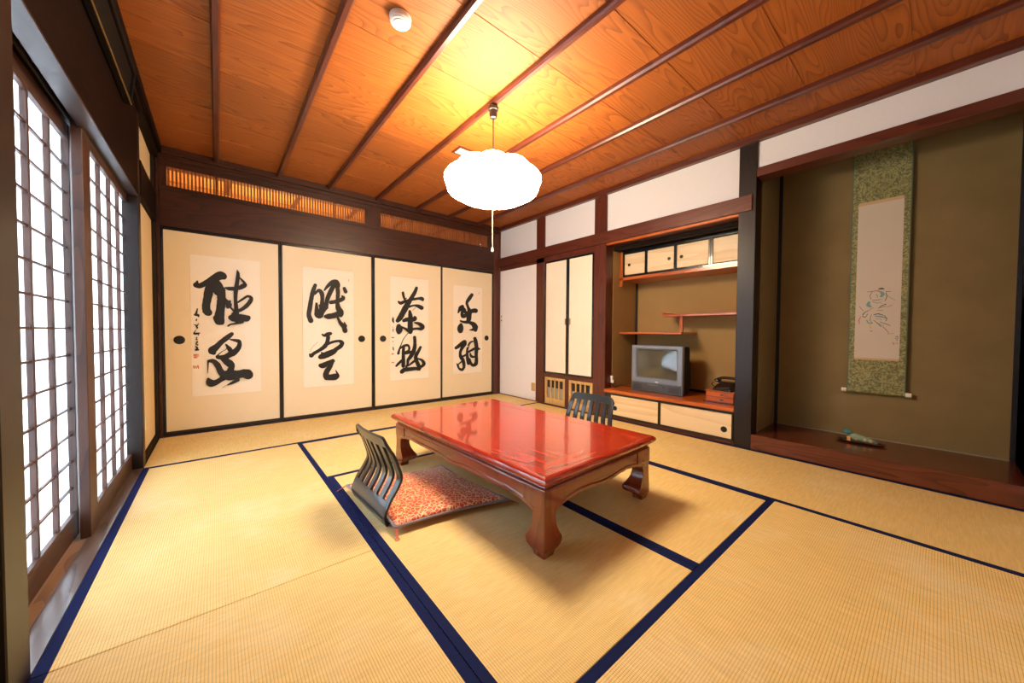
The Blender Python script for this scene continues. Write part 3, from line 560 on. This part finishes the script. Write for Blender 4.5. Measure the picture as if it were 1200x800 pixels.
# ---- display recess (tokonoma)
tk = struct('wall_recess', 'olive plastered display recess with thin black corner posts, where the hanging scroll is')
T = lambda name, mat, *a, bev=.002: bx(name, mat, *a, tk, bev)
YR = -4.50
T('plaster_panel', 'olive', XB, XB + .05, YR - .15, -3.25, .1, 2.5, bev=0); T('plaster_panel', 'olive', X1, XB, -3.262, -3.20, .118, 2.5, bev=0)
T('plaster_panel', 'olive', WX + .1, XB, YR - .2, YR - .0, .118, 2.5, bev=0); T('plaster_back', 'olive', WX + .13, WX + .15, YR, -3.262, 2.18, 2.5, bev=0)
T('outer_wall', 'darkY', XB + .05, XB + .1, YR - .2, .1, -.1, 2.6)
T('outer_wall', 'darkY', WX + .03, XB + .05, YR - .2, YR - .1, -.1, 2.6)
T('recess_ceiling', 'darkY', WX + .13, XB, YR, -3.262, 2.42, 2.45)
T('corner_post', 'ink_blue', XB - .02, XB, -3.285, -3.262, .118, 2.42); T('corner_post', 'ink_blue', XB - .02, XB, YR, YR + .022, .118, 2.42)
T('skirting', 'mesh', XB - .006, XB, YR + .02, -3.285, .118, .124)
pf = struct('trim_1', 'glossy red brown raised board floor of the display recess', (WX, -3.9, 0))
c = qq(pf); c('platform_board', 'platY', WX + .0, XB, YR - .1, -3.257, .02, .118, .003)
c('platform_front', 'platY', WX - .008, WX, YR, -3.257, .004, .121, .002)

# ---- rear wall, behind the camera, with an unseen paper window added for fill light
wf = struct('wall_front', 'plain plastered wall behind the viewpoint')
for a in ((-.2, .5, 0, 2.5), (3.1, 4.3, 0, 2.5), (.5, 3.1, 0, .35), (.5, 3.1, 1.9, 2.5)):
    bx('plaster_panel', 'plaster', a[0], a[1], YB - .12, YB - .0, a[2] - .05, a[3] + .05, wf, 0)
bx('wall_board', 'plaster', .5, 3.1, YB - .12, YB - .1, .35, 1.9, wf, 0)
w3 = struct('fill_window', 'unseen paper window added behind the viewpoint for fill light', (1.8, YB - .04, 1.1))
c = qq(w3)
for x in (.5, 1.15, 1.8, 2.45, 3.06): c('stile', 'shojiZ', x, x + .04, YB - .05, YB - .02, .40, 1.86)
c('rail', 'shojiX', .5, 3.1, YB - .05, YB - .02, .36, .40); c('rail', 'shojiX', .5, 3.1, YB - .05, YB - .02, 1.86, 1.9)
for i in range(4): c('paper_pane', 'shoji_paper', .54 + .65 * i, 1.15 + .65 * i, YB - .047, YB - .045, .40, 1.86, 0)
# ================================================================== THINGS
# ---- low table
tb = empty('low_table', (1.7635, -2.497, 0), math.radians(2.0)); tag(tb, 'low lacquered red wooden table with curved legs in the middle of the tatami', 'table')
HX, HY, HT = .445, .718, .343
def sweep(bm, prof, hx, hy):
    """profile of (outset, z) swept round a rectangle with mitred corners"""
    rows = [[bm.verts.new((sx * (hx + o), sy * (hy + o), z)) for sx, sy in ((-1, -1), (1, -1), (1, 1), (-1, 1))] for o, z in prof]
    for a, b in zip(rows, rows[1:]):
        for i in range(4): bm.faces.new((a[i], a[(i + 1) % 4], b[(i + 1) % 4], b[i]))
    return rows
bm = bmesh.new(); fwid = .115
rows = sweep(bm, [(-fwid, .318), (-.03, .300), (-.018, .2985), (-.014, .303), (-.010, .305), (-.004, .311), (0, .318), (.001, .325), (-.002, .333), (-.008, .339), (-.016, HT), (-fwid, HT)], HX, HY)
bmesh.ops.recalc_face_normals(bm, faces=bm.faces[:])
for f in bm.faces:      # mitre: short sides use the cross grain material
    cc = f.calc_center_median(); f.material_index = 0 if abs(cc.x) / HX > abs(cc.y) / HY * 1.0 and abs(cc.x) > HX - fwid else 1
    if abs(cc.y) > HY - fwid * .99 and abs(cc.x) < HX - fwid * .6: f.material_index = 1
mesh_obj('top_frame', bm, ['tableY', 'tableX'], tb)
bx('top_panel', 'tableY', -HX + fwid, HX - fwid, -HY + fwid, HY - fwid, .318, HT - .0006, tb, .001)
bx('top_underside', 'legY', -HX + .06, HX - .06, -HY + .06, HY - .06, .296, .318, tb, .001)
bm = bmesh.new()
r_ = sweep(bm, [(-.045, .300), (-.040, .300), (-.030, .297), (-.028, .290), (-.034, .286), (-.026, .280), (-.024, .272), (-.045, .270)], HX, HY)
bmesh.ops.recalc_face_normals(bm, faces=bm.faces[:]); mesh_obj('waist_moulding', bm, 'legY', tb)
def apron(length):
    n = 60; bm = bmesh.new(); top = .276
    def zb(t):   # t metres from the middle
        e = length / 2 - abs(t); z = .212
        if e < .16: z -= .030 * (1 - e / .16) ** 2 * 1.0
        if .16 < e < .20: z += .004 * math.sin((e - .16) / .04 * PI)
        if abs(t) < .12: z -= .010 * (1 - (abs(t) / .12) ** 2)
        return z
    for y in (0, .022):
        pass
    fr_ = []; bk = []
    for i in range(n + 1):
        t = -length / 2 + length * i / n; z = zb(t)
        fr_.append((bm.verts.new((t, -.022, z)), bm.verts.new((t, -.022, z + .012)), bm.verts.new((t, -.017, z + .018)), bm.verts.new((t, -.017, top))))
        bk.append((bm.verts.new((t, 0, z)), bm.verts.new((t, 0, top))))
    for i in range(n):
        a, b = fr_[i], fr_[i + 1]; c_, d_ = bk[i], bk[i + 1]
        for k in range(3): bm.faces.new((a[k], b[k], b[k + 1], a[k + 1]))
        bm.faces.new((c_[0], c_[1], d_[1], d_[0])); bm.faces.new((a[0], c_[0], d_[0], b[0])); bm.faces.new((a[3], b[3], d_[1], c_[1]))
    bmesh.ops.recalc_face_normals(bm, faces=bm.faces[:]); return bm
IN = .022
for (L_, loc, rz, ax) in ((2 * (HX - IN) - .12, (0, -(HY - IN) + .022, 0), 0, 'X'), (2 * (HX - IN) - .12, (0, (HY - IN) - .022, 0), PI, 'X'),
                          (2 * (HY - IN) - .12, (-(HX - IN) + .022, 0, 0), -PI / 2, 'X'), (2 * (HY - IN) - .12, ((HX - IN) - .022, 0, 0), PI / 2, 'X')):
    mesh_obj('apron', apron(L_), 'legX', tb, loc=loc, rot=(0, 0, rz))
bm = bmesh.new()      # leg: outer corner at origin, inner faces follow a curved outline
key = [(.0, .064, .010), (.022, .068, .004), (.030, .082, .001), (.040, .100, .0), (.056, .108, .0), (.072, .104, .0), (.092, .090, .001), (.118, .077, .002), (.150, .070, .003), (.178, .072, .003), (.196, .084, .002), (.208, .102, .001), (.216, .125, .0), (.276, .125, .0)]
kk = catmull(key, 4); prev = None
for z, s_, o_ in kk:
    ch_ = .004
    ring = [bm.verts.new(v) for v in ((o_ + ch_, o_, z), (s_, o_, z), (s_, s_ * .95, z), (s_ * .95, s_, z), (o_, s_, z), (o_, o_ + ch_, z))]
    if prev:
        for i in range(6): bm.faces.new((prev[i], prev[(i + 1) % 6], ring[(i + 1) % 6], ring[i]))
    else: bm.faces.new(ring[::-1])
    prev = ring
bm.faces.new(prev); bmesh.ops.recalc_face_normals(bm, faces=bm.faces[:])
lg = mesh_obj('leg', bm, 'legZ', tb, loc=(-(HX - IN), -(HY - IN), 0))
for sx, sy, rz in ((1, -1, PI / 2), (1, 1, PI), (-1, 1, -PI / 2)):
    shared(lg, 'leg', (sx * (HX - IN), sy * (HY - IN), 0), tb, (0, 0, rz))

# ---- legless chairs
def chair(loc, rz, label, wd):
    r = empty('legless_chair', loc, rz); tag(r, label, 'chair', 'legless chairs at the table')
    # bent back, faces +x ; profile s -> (x, z)
    prof = catmull([(.010, .006), (-.006, .05), (.012, .11), (.046, .17), (.060, .215), (.046, .27), (.024, .33), (.002, .385), (-.008, .41)], 6)
    nb = 7; bw = .034; us = []; wh = wd / 2
    slot = (wd - nb * bw) / (nb - 1)
    u = -wh
    for i in range(nb):
        us += [u, u + bw * .25, u + bw * .5, u + bw * .75, u + bw]; u += bw + slot
    bm = bmesh.new(); nP = len(prof); grid = []
    for j, (px_, pz) in enumerate(prof):
        k = 1 - .10 * max(0, (pz - .2) / .21)
        row = []
        for uu in us:
            zz = pz
            rr = .045; e = wh - abs(uu)
            drop = 0
            if pz > .33 and e < rr: drop = (rr - math.sqrt(max(0, rr * rr - (rr - e) ** 2))) * (pz - .33) / .08
            row.append(bm.verts.new((px_ - .02 * (abs(uu) / wh) ** 2 * -1 * min(1, pz / .2), uu * k, zz - drop)))
        grid.append(row)
    for j in range(nP - 1):
        zm = (prof[j][1] + prof[j + 1][1]) / 2
        for i in range(len(us) - 1):
            if i % 5 == 4 and .115 < zm < .362: continue
            bm.faces.new((grid[j][i], grid[j][i + 1], grid[j + 1][i + 1], grid[j + 1][i]))
    bmesh.ops.recalc_face_normals(bm, faces=bm.faces[:])
    o = mesh_obj('backrest', bm, 'chair', r)
    sd = o.modifiers.new('thickness', 'SOLIDIFY'); sd.thickness = .013; sd.offset = 0
    bv = o.modifiers.new('soft edges', 'BEVEL'); bv.width = .003; bv.segments = 2; bv.limit_method = 'ANGLE'
    bx('seat', 'chair', .012, .36, -wh + .02, wh - .02, .0, .011, r, .003)
    return r
chair((.958, -2.362, .001), math.radians(3), 'black legless slatted chair on the near left side of the table, behind the red cushion', .43)
chair((2.705, -2.415, .001), math.radians(180 + 5), 'black legless slatted chair on the far side of the table, facing the television', .425)

# ---- cushion
cs_ = empty('floor_cushion', (1.235, -2.41, .012)); tag(cs_, 'square red and cream patterned floor cushion in front of the near black chair', 'cushion')
cor = [Vector((.985, -2.655, 0)), Vector((1.545, -2.765, 0)), Vector((1.495, -2.135, 0)), Vector((.935, -2.06, 0))]
n = 28
def cpt(u, v, top):
    a = cor[0].lerp(cor[1], u); b = cor[3].lerp(cor[2], u); p = a.lerp(b, v)
    ins = .022 * (math.sin(PI * v) * (1 if u < .5 else -1) * abs(2 * u - 1) ** 6); p.x += ins; p.y += .022 * math.sin(PI * u) * (1 if v < .5 else -1) * abs(2 * v - 1) ** 6
    d_ = (max(0, math.sin(PI * u)) * max(0, math.sin(PI * v))) ** .42
    tuft = math.exp(-((u - .5) ** 2 + (v - .5) ** 2) / .004) * .018
    h = .022 + (.042 * d_ - tuft if top else -.022 * d_)
    cut = min(u, 1 - u, v, 1 - v)
    return Vector((p.x, p.y, h + (.002 * math.sin(14 * u + 3) * math.sin(12 * v) if top else 0))) - Vector((1.235, -2.41, 0))
bm = bmesh.new(); g1 = [[bm.verts.new(cpt(i / n, j / n, True)) for j in range(n + 1)] for i in range(n + 1)]
g2 = [[g1[i][j] if i in (0, n) or j in (0, n) else bm.verts.new(cpt(i / n, j / n, False)) for j in range(n + 1)] for i in range(n + 1)]
for i in range(n):
    for j in range(n):
        bm.faces.new((g1[i][j], g1[i + 1][j], g1[i + 1][j + 1], g1[i][j + 1])); bm.faces.new((g2[i][j], g2[i][j + 1], g2[i + 1][j + 1], g2[i + 1][j]))
mesh_obj('cushion_cover', bm, 'brocade', cs_, smooth=True)
pts = [cpt(i / n, 0, True) for i in range(n + 1)] + [cpt(1, j / n, True) for j in range(1, n + 1)] + [cpt(1 - i / n, 1, True) for i in range(1, n + 1)] + [cpt(0, 1 - j / n, True) for j in range(1, n + 1)]
bm = bmesh.new(); tube(bm, [p + Vector((0, 0, 0)) for p in pts], .0065, 8); mesh_obj('piping', bm, 'piping', cs_, smooth=True)
for u, v, dx, dy in ((0, 0, -.01, -.05), (1, 0, .05, -.02), (0, 1, -.04, .03), (1, 1, .04, .03)):
    p = cpt(u, v, True); bm = bmesh.new()
    for k in range(5):
        a = (k - 2) * .25; q1 = Vector((p.x + dx * .4 + a * .01, p.y + dy * .4, p.z - .012)); q2 = Vector((p.x + dx + a * dy * .4, p.y + dy - a * dx * .4, -.0085))
        tube(bm, catmull([tuple(p), tuple(q1), tuple(q2)], 4), .0014, 5)
    mesh_obj('tassel', bm, 'tassel', cs_)
tf = bmesh.new(); lathe(tf, [(.004, .0), (.006, .003), (.001, .006)], 10); mesh_obj('centre_tuft', tf, 'tassel', cs_, loc=tuple(cpt(.5, .5, True)))

# ---- pendant lamp
lp = empty('pendant_lamp', (1.80, -2.27, 0)); lp.location.z = 1.893; tag(lp, 'glowing white ribbed paper pendant lamp with pull cord over the table', 'lamp')
bm = bmesh.new(); nr = 10; seg = 80; rings = []
prof = [(.03, .118), (.10, .119), (.175, .110), (.235, .092), (.285, .062), (.315, .024), (.323, -.008), (.312, -.042), (.282, -.075), (.235, -.100), (.175, -.118), (.11, -.126), (.06, -.128)]
for r0, z in catmull(prof, 3):
    ring = []
    for i in range(seg):
        a = 2 * PI * i / seg; ph = (a * nr / (2 * PI)) % 1; lobe = 1 - .075 * abs(2 * ph - 1) ** 1.6 * min(1, r0 / .2)
        ring.append(bm.verts.new((r0 * lobe * math.cos(a), r0 * lobe * math.sin(a), z + .006 * math.sin(PI * ph))))
    rings.append(ring)
for a, b in zip(rings, rings[1:]):
    for i in range(seg): bm.faces.new((a[i], b[i], b[(i + 1) % seg], a[(i + 1) % seg]))
mesh_obj('paper_shade', bm, 'shade', lp, smooth=True)
MT['rib'] = plain('shade rib wire', (.75, .7, .62), .6)
for k in range(nr):
    a = 2 * PI * k / nr - .2 * 0; bm = bmesh.new()
    ang_ = (2 * PI * k) / nr
    pts = [((r0 * .926 + .002) * math.cos(ang_), (r0 * .926 + .002) * math.sin(ang_), z) for r0, z in catmull(prof[1:], 3)]
    tube(bm, pts, .0018, 5); mesh_obj('shade_rib', bm, 'rib', lp)
bm = bmesh.new(); lathe(bm, [(.055, .117), (.055, .124), (.012, .130), (.012, .180)], 24); mesh_obj('top_cap', bm, 'black_plastic', lp)
bm = bmesh.new(); lathe(bm, [(.066, -.130), (.066, -.127)], 24); mesh_obj('bottom_cap', bm, 'shade', lp)
bm = bmesh.new(); tube(bm, [(0, 0, .17), (0, 0, .45)], .0042, 8); mesh_obj('flex', bm, 'black_plastic', lp)
bm = bmesh.new(); lathe(bm, [(.012, .405), (.022, .410), (.026, .43), (.026, .455), (.034, .458), (.036, .475), (.028, .482), (.03, .490)], 24); mesh_obj('ceiling_rose', bm, 'black_plastic', lp, loc=(0, 0, .013))
bm = bmesh.new(); tube(bm, [(-.006, -.005, -.13), (-.006, -.005, -.420)], .0018, 6); mesh_obj('pull_cord', bm, 'ivory', lp)
bm = bmesh.new(); lathe(bm, [(.002, -.424), (.005, -.428), (.0075, -.440), (.008, -.452), (.005, -.455)], 14); mesh_obj('pull_knob', bm, 'ivory', lp, loc=(-.006, -.005, 0))

# ---- smoke detector, ceiling label
sd_ = empty('smoke_detector', (1.085, -2.475, ZC)); tag(sd_, 'round white smoke detector on the ceiling boards', 'detector')
bm = bmesh.new(); lathe(bm, [(.050, 0), (.052, -.004), (.050, -.022), (.050, -.024), (.046, -.030)], 36); mesh_obj('base', bm, 'white_plastic', sd_)
bm = bmesh.new(); lathe(bm, [(.044, -.029), (.043, -.034), (.036, -.036), (.034, -.040), (.022, -.042), (.001, -.042)], 36); mesh_obj('sensor_cap', bm, 'white_plastic', sd_)
lb = empty('ceiling_tag', (2.0, -1.575, ZC - .004)); tag(lb, 'small framed cream paper tag on the ceiling beside the lamp', 'sign')
bx('tag_frame', 'redX', -.075, .075, -.065, .065, -.003, .002, lb, .001); bx('tag_paper', 'label', -.055, .055, -.045, .045, -.0045, -.003, lb, 0)
for k in range(3):
    for j in range(5): u0 = -.042 + j * .019; bx('tag_mark', 'sk_k', u0, u0 + random.uniform(.006, .014), -.026 + k * .022, -.022 + k * .022, -.0052, -.0045, lb, 0)

# ---- television
tv = empty('television', (3.74, -2.382, .305)); tag(tv, 'silver grey tube television with black back on the cabinet in the alcove', 'television')
w_, h_ = .266, .478
def rrect(hw, z0, z1, r, n=5):
    out = []
    for cx_, cz_, a0 in ((hw - r, z1 - r, 0), (-hw + r, z1 - r, PI / 2), (-hw + r, z0 + r, PI), (hw - r, z0 + r, 1.5 * PI)):
        for k in range(n + 1): a = a0 + k * PI / 2 / n; out.append((cx_ + r * math.cos(a), cz_ + r * math.sin(a)))
    return out
def loft(bm, secs, cap0=True, cap1=True):
    rr = [[bm.verts.new(p) for p in s] for s in secs]
    for a, b in zip(rr, rr[1:]):
        for i in range(len(a)): bm.faces.new((a[i], a[(i + 1) % len(a)], b[(i + 1) % len(a)], b[i]))
    if cap0: bm.faces.new(rr[0][::-1])
    if cap1: bm.faces.new(rr[-1])
    bmesh.ops.recalc_face_normals(bm, faces=bm.faces[:])
sec = lambda x, hw, z0, z1, r: [(x, y, z) for y, z in rrect(hw, z0, z1, r)]
bm = bmesh.new(); loft(bm, [sec(.035, w_ - .004, .012, h_ - .004, .015), sec(.16, w_ - .006, .012, h_ - .006, .02), sec(.22, w_ - .03, .012, h_ - .03, .03), sec(.36, w_ - .09, .012, h_ - .12, .04), sec(.40, w_ - .10, .02, h_ - .14, .05)])
mesh_obj('rear_shell', bm, 'black_shell', tv)
# bezel with screen opening
so = (.205, .150, h_ - .045)
bm = bmesh.new(); loft(bm, [sec(.04, w_, .0, h_, .014), sec(.006, w_, .0, h_, .014), sec(.0, w_ - .006, .006, h_ - .006, .014), sec(.0, so[0] + .016, so[1] - .014, so[2] + .014, .02), sec(.004, so[0] + .010, so[1] - .009, so[2] + .009, .018), sec(.018, so[0], so[1], so[2], .014), sec(.04, so[0], so[1], so[2], .014)], False, False)
mesh_obj('bezel', bm, 'silver', tv)
bm = bmesh.new(); nn = 14; gg = []
for i in range(nn + 1):
    gg.append([bm.verts.new((.020 - .013 * math.cos((i / nn - .5) * PI) * math.cos((j / nn - .5) * PI) ** .8 + 0, -so[0] + 2 * so[0] * i / nn, so[1] + (so[2] - so[1]) * j / nn)) for j in range(nn + 1)])
for i in range(nn):
    for j in range(nn): bm.faces.new((gg[i][j], gg[i][j + 1], gg[i + 1][j + 1], gg[i + 1][j]))
bmesh.ops.recalc_face_normals(bm, faces=bm.faces[:]); mesh_obj('screen', bm, 'screen', tv, smooth=True)
bm = bmesh.new(); box(bm, -.006, .004, -w_ + .01, w_ - .01, .006, .105, .005); cp = mesh_obj('control_panel', bm, 'silver_dark', tv)
bx('panel_lip', 'silver', -.011, -.004, -w_ + .012, w_ - .012, .100, .108, cp, .002); bx('badge', 'white_plastic', -.0125, -.010, -.035, -.005, .110, .119, tv, .001)
for k in range(5): bx('button', 'silver', -.010, -.006, .06 - k * .022, .076 - k * .022, .078, .086, cp, .001)
bx('input_flap', 'silver_dark', -.010, -.006, -.02, .11, .040, .070, cp, .002); bx('power_button', 'black_plastic', -.011, -.006, -.095, -.080, .062, .077, cp, .002)
for s in (-1, 1):
    for k in range(6): bx('speaker_slot', 'black_plastic', -.0075, -.0055, s * .19 - .05, s * .19 + .05, .030 + k * .009, .034 + k * .009, cp, 0)

# ---- phone and its drawer box
db = empty('drawer_box', (3.70, -2.985, .305)); tag(db, 'small red brown drawer box under the telephone beside the post', 'box')
bx('box_body', 'redY', .006, .20, -.115, .115, 0, .098, db, .002); bx('box_top', 'orangeY', -.002, .206, -.122, .122, .098, .107, db, .002); bx('box_foot', 'redY', -.008, .20, -.13, .13, 0, .010, db, .002)
for k in range(2):
    dd = bx('drawer', 'orangeY', .0, .008, -.108, .108, .014 + k * .042, .052 + k * .042, db, .002)
    o = bx('drawer_pull', 'iron', -.008, 0, -.012, .012, -.004, .004, dd, .001); o.location = (-.007, -.02, 0)
ph = empty('telephone', (3.80, -3.015, .4125), math.radians(-10)); tag(ph, 'black rotary telephone on the small red drawer box', 'telephone')
bm = bmesh.new(); loft(bm, [[(x, y, 0) for x, y in [(a * .10, b * .085) for a, b in rrect(1, -1, 1, .25)]], [(x, y, .016) for x, y in [(a * .098, b * .083) for a, b in rrect(1, -1, 1, .25)]], [(x + .012, y, .050) for x, y in [(a * .07, b * .070) for a, b in rrect(1, -1, 1, .3)]], [(x + .024, y, .075) for x, y in [(a * .038, b * .055) for a, b in rrect(1, -1, 1, .3)]]])
mesh_obj('phone_body', bm, 'phone', ph, smooth=False)
bm = bmesh.new(); lathe(bm, [(.040, 0), (.042, .004), (.038, .008), (.030, .008), (.0295, .006), (.001, .006)], 32)
dl = mesh_obj('dial', bm, 'phone', ph, loc=(-.052, 0, .036), rot=(0, math.radians(-50), 0)); bm = bmesh.new(); lathe(bm, [(.016, 0), (.016, .002)], 20); mesh_obj('dial_card', bm, 'ivory', dl, loc=(0, 0, .0075))
for k in range(10):
    a = .7 + k * .5; bm = bmesh.new(); lathe(bm, [(.0048, 0), (.0048, .001)], 10); mesh_obj('finger_hole', bm, 'iron', dl, loc=(.0335 * math.cos(a), .0335 * math.sin(a), .0078))
bm = bmesh.new(); tube(bm, catmull([(.024, -.105, .078), (.024, -.085, .094), (.024, -.04, .104), (.024, .04, .104), (.024, .085, .094), (.024, .105, .078)], 5), .0125, 12)
hs_ = mesh_obj('handset', bm, 'phone', ph, smooth=True)
for s in (-1, 1):
    bm = bmesh.new(); lathe(bm, [(.016, .02), (.026, .006), (.030, -.006), (.028, -.010)], 24); mesh_obj('handset_cup', bm, 'phone', hs_, smooth=True, loc=(.024, s * .098, .074), rot=(s * .35, 0, 0))
bm = bmesh.new(); pts = []
for k in range(120): t = k / 119; a = k * .9; pts.append((-.02 + .05 * t + .004 * math.cos(a), .115 + .03 * math.sin(PI * t) + .004 * math.sin(a), .060 - .052 * t))
tube(bm, pts, .0014, 5); mesh_obj('coiled_cord', bm, 'phone', ph)

# ---- aerial socket with plug
so_ = empty('aerial_socket', (3.705, -1.893, .38)); tag(so_, 'small white plug and socket low on the alcove side beside the television', 'socket')
bx('socket_body', 'ivory', -.012, .012, -.020, .004, .012, .058, so_, .003); bx('plug', 'white_plastic', -.010, .010, -.034, .004, -.020, .012, so_, .003); bx('plug_core', 'black_plastic', -.004, .012, -.040, -.030, -.012, .006, so_, .002)
bm = bmesh.new(); tube(bm, catmull([(.0, -.012, -.02), (.0, -.02, -.055), (.04, -.03, -.070), (.12, -.03, -.050), (.20, -.06, -.068), (.30, -.16, -.068)], 6), .0028, 6); mesh_obj('cable', bm, 'black_plastic', so_)

# ---- hanging scroll
sc_ = empty('hanging_scroll', (4.165, -3.882, .475)); tag(sc_, 'tall hanging scroll in green figured silk with a faint figure painting, in the display recess', 'scroll')
c = qq(sc_)
def yp(y0, y1): return (-y1, -y0)
c('silk_mount', 'silk', 4.160, 4.164, -4.030, -3.735, .485, 2.33, 0)
for a in (-4.036, -3.735): c('silk_edge', 'jade_silk', 4.1585, 4.1645, a, a + .006, .485, 2.33, 0)
pp = c('painting_paper', 'scroll_paper', 4.1585, 4.160, -4.000, -3.765, .73, 1.877, 0)
c('paper_band', 'brass' if False else 'celadon_tan', 4.1582, 4.160, -4.000, -3.765, .715, .73, 0); c('paper_band', 'celadon_tan', 4.1582, 4.160, -4.000, -3.765, 1.877, 1.90, 0)
rod = bmesh.new(); lathe(rod, [(.013, -.155), (.013, .155)], 16, 'Y'); rd = mesh_obj('roller', rod, 'silk', sc_, loc=(-.004, 0, .0))
for s in (-1, 1):
    kb = bmesh.new(); lathe(kb, [(.015, -.014), (.015, .014)], 16, 'Y'); mesh_obj('ivory_knob', kb, 'ivory', rd, loc=(0, s * .169, 0))
cols = {}
for st in SKETCH: cols.setdefault(st[0], []).append(st[1:])
for k, sts in cols.items():
    st_k = k
    for s_ in sts:
        bm = bmesh.new()
        p = [(s_[i] / 1000, s_[i + 1] / 1000, s_[i + 2] * (.00028 if st_k in 'tgp' else (.00024 if st_k != 'd' else .00017))) for i in range(0, len(s_), 3)]; qv = catmull(p, 5); prev = None
        for (u, v, r0) in qv:
            r0 = max(r0, .0012) if k in 'kr' else r0 * 1.0
            yy = -(u + 3.77); xo = -2.5e-5 * len(bm.faces); vs = [bm.verts.new((xo, yy + r0 * math.cos(2 * PI * i / 10), v + .73 + r0 * math.sin(2 * PI * i / 10))) for i in range(10)]; bm.faces.new(vs)
            if prev:
                dx, dz = yy - prev[0], v + .73 - prev[1]; l = math.hypot(dx, dz)
                if l > 1e-6:
                    nx, nz = -dz / l, dx / l; bm.faces.new([bm.verts.new((xo - 1.2e-5, a, b)) for a, b in ((prev[0] + nx * prev[2], prev[1] + nz * prev[2]), (prev[0] - nx * prev[2], prev[1] - nz * prev[2]), (yy - nx * r0, v + .73 - nz * r0), (yy + nx * r0, v + .73 + nz * r0))])
            prev = (yy, v + .73, r0)
        mesh_obj('painted_stroke', bm, 'sk_' + k, pp, loc=(-.0012 - (.0003 if k in 'kr' else 0), 3.8825, -1.3035))
bm = bmesh.new(); tube(bm, [(-.002, -.10, 1.856), (0, 0, 1.90), (-.002, .10, 1.856)], .002, 6); mesh_obj('hanging_cord', bm, 'jade_silk', sc_)

# ---- ornament on its tray
ty = empty('oval_tray', (3.965, -3.835, .1185)); tag(ty, 'small black oval tray on the recess board', 'tray')
bm = bmesh.new(); lathe(bm, [(.10, 0), (.120, .003), (.135, .012), (.132, .014), (.115, .007), (.001, .006)], 40, 'Z', (0, 0, 0), .42, 1.0); mesh_obj('tray_dish', bm, 'tray', ty)
on = empty('bird_ornament', (3.965, -3.825, .1255)); tag(on, 'green glazed bird shaped ornament with teal head on the black tray', 'ornament')
bm = bmesh.new(); secs = []
for t, y, z, rw, rh in ((0, .055, .022, .012, .010), (.1, .045, .028, .026, .024), (.3, .02, .031, .032, .029), (.5, -.015, .026, .031, .025), (.7, -.05, .020, .026, .019), (.9, -.08, .015, .018, .0135), (1, -.098, .012, .006, .006)):
    secs.append([(rw * math.cos(a), y, z + rh * math.sin(a)) for a in [2 * PI * k / 20 for k in range(20)]])
loft(bm, secs); mesh_obj('glazed_body', bm, 'celadon', on, smooth=True)
bm = bmesh.new(); bmesh.ops.create_uvsphere(bm, u_segments=20, v_segments=12, radius=.021)
for v in bm.verts: v.co.y *= 1.25; v.co.z *= .85
mesh_obj('head', bm, 'teal', on, smooth=True, loc=(0, .062, .062))
bm = bmesh.new(); tube(bm, catmull([(0, .04, .035), (0, .052, .048), (0, .060, .058)], 4), .013, 12); mesh_obj('neck', bm, 'teal', on, smooth=True)
bm = bmesh.new(); lathe(bm, [(.006, 0), (.001, .016)], 10); mesh_obj('crest', bm, 'teal', on, loc=(0, .066, .076))
for y in (.012, -.030, -.062):
    bm = bmesh.new(); bmesh.ops.create_uvsphere(bm, u_segments=14, v_segments=8, radius=.013)
    for v in bm.verts: v.co.x *= .5
    mesh_obj('tan_spot', bm, 'celadon_tan', on, smooth=True, loc=(-.027 + .004 * abs(y / .03), y, .026 - abs(y) * .08))
bx('orange_block', 'card', -.036, -.026, .040, .060, .0, .036, on, .002)
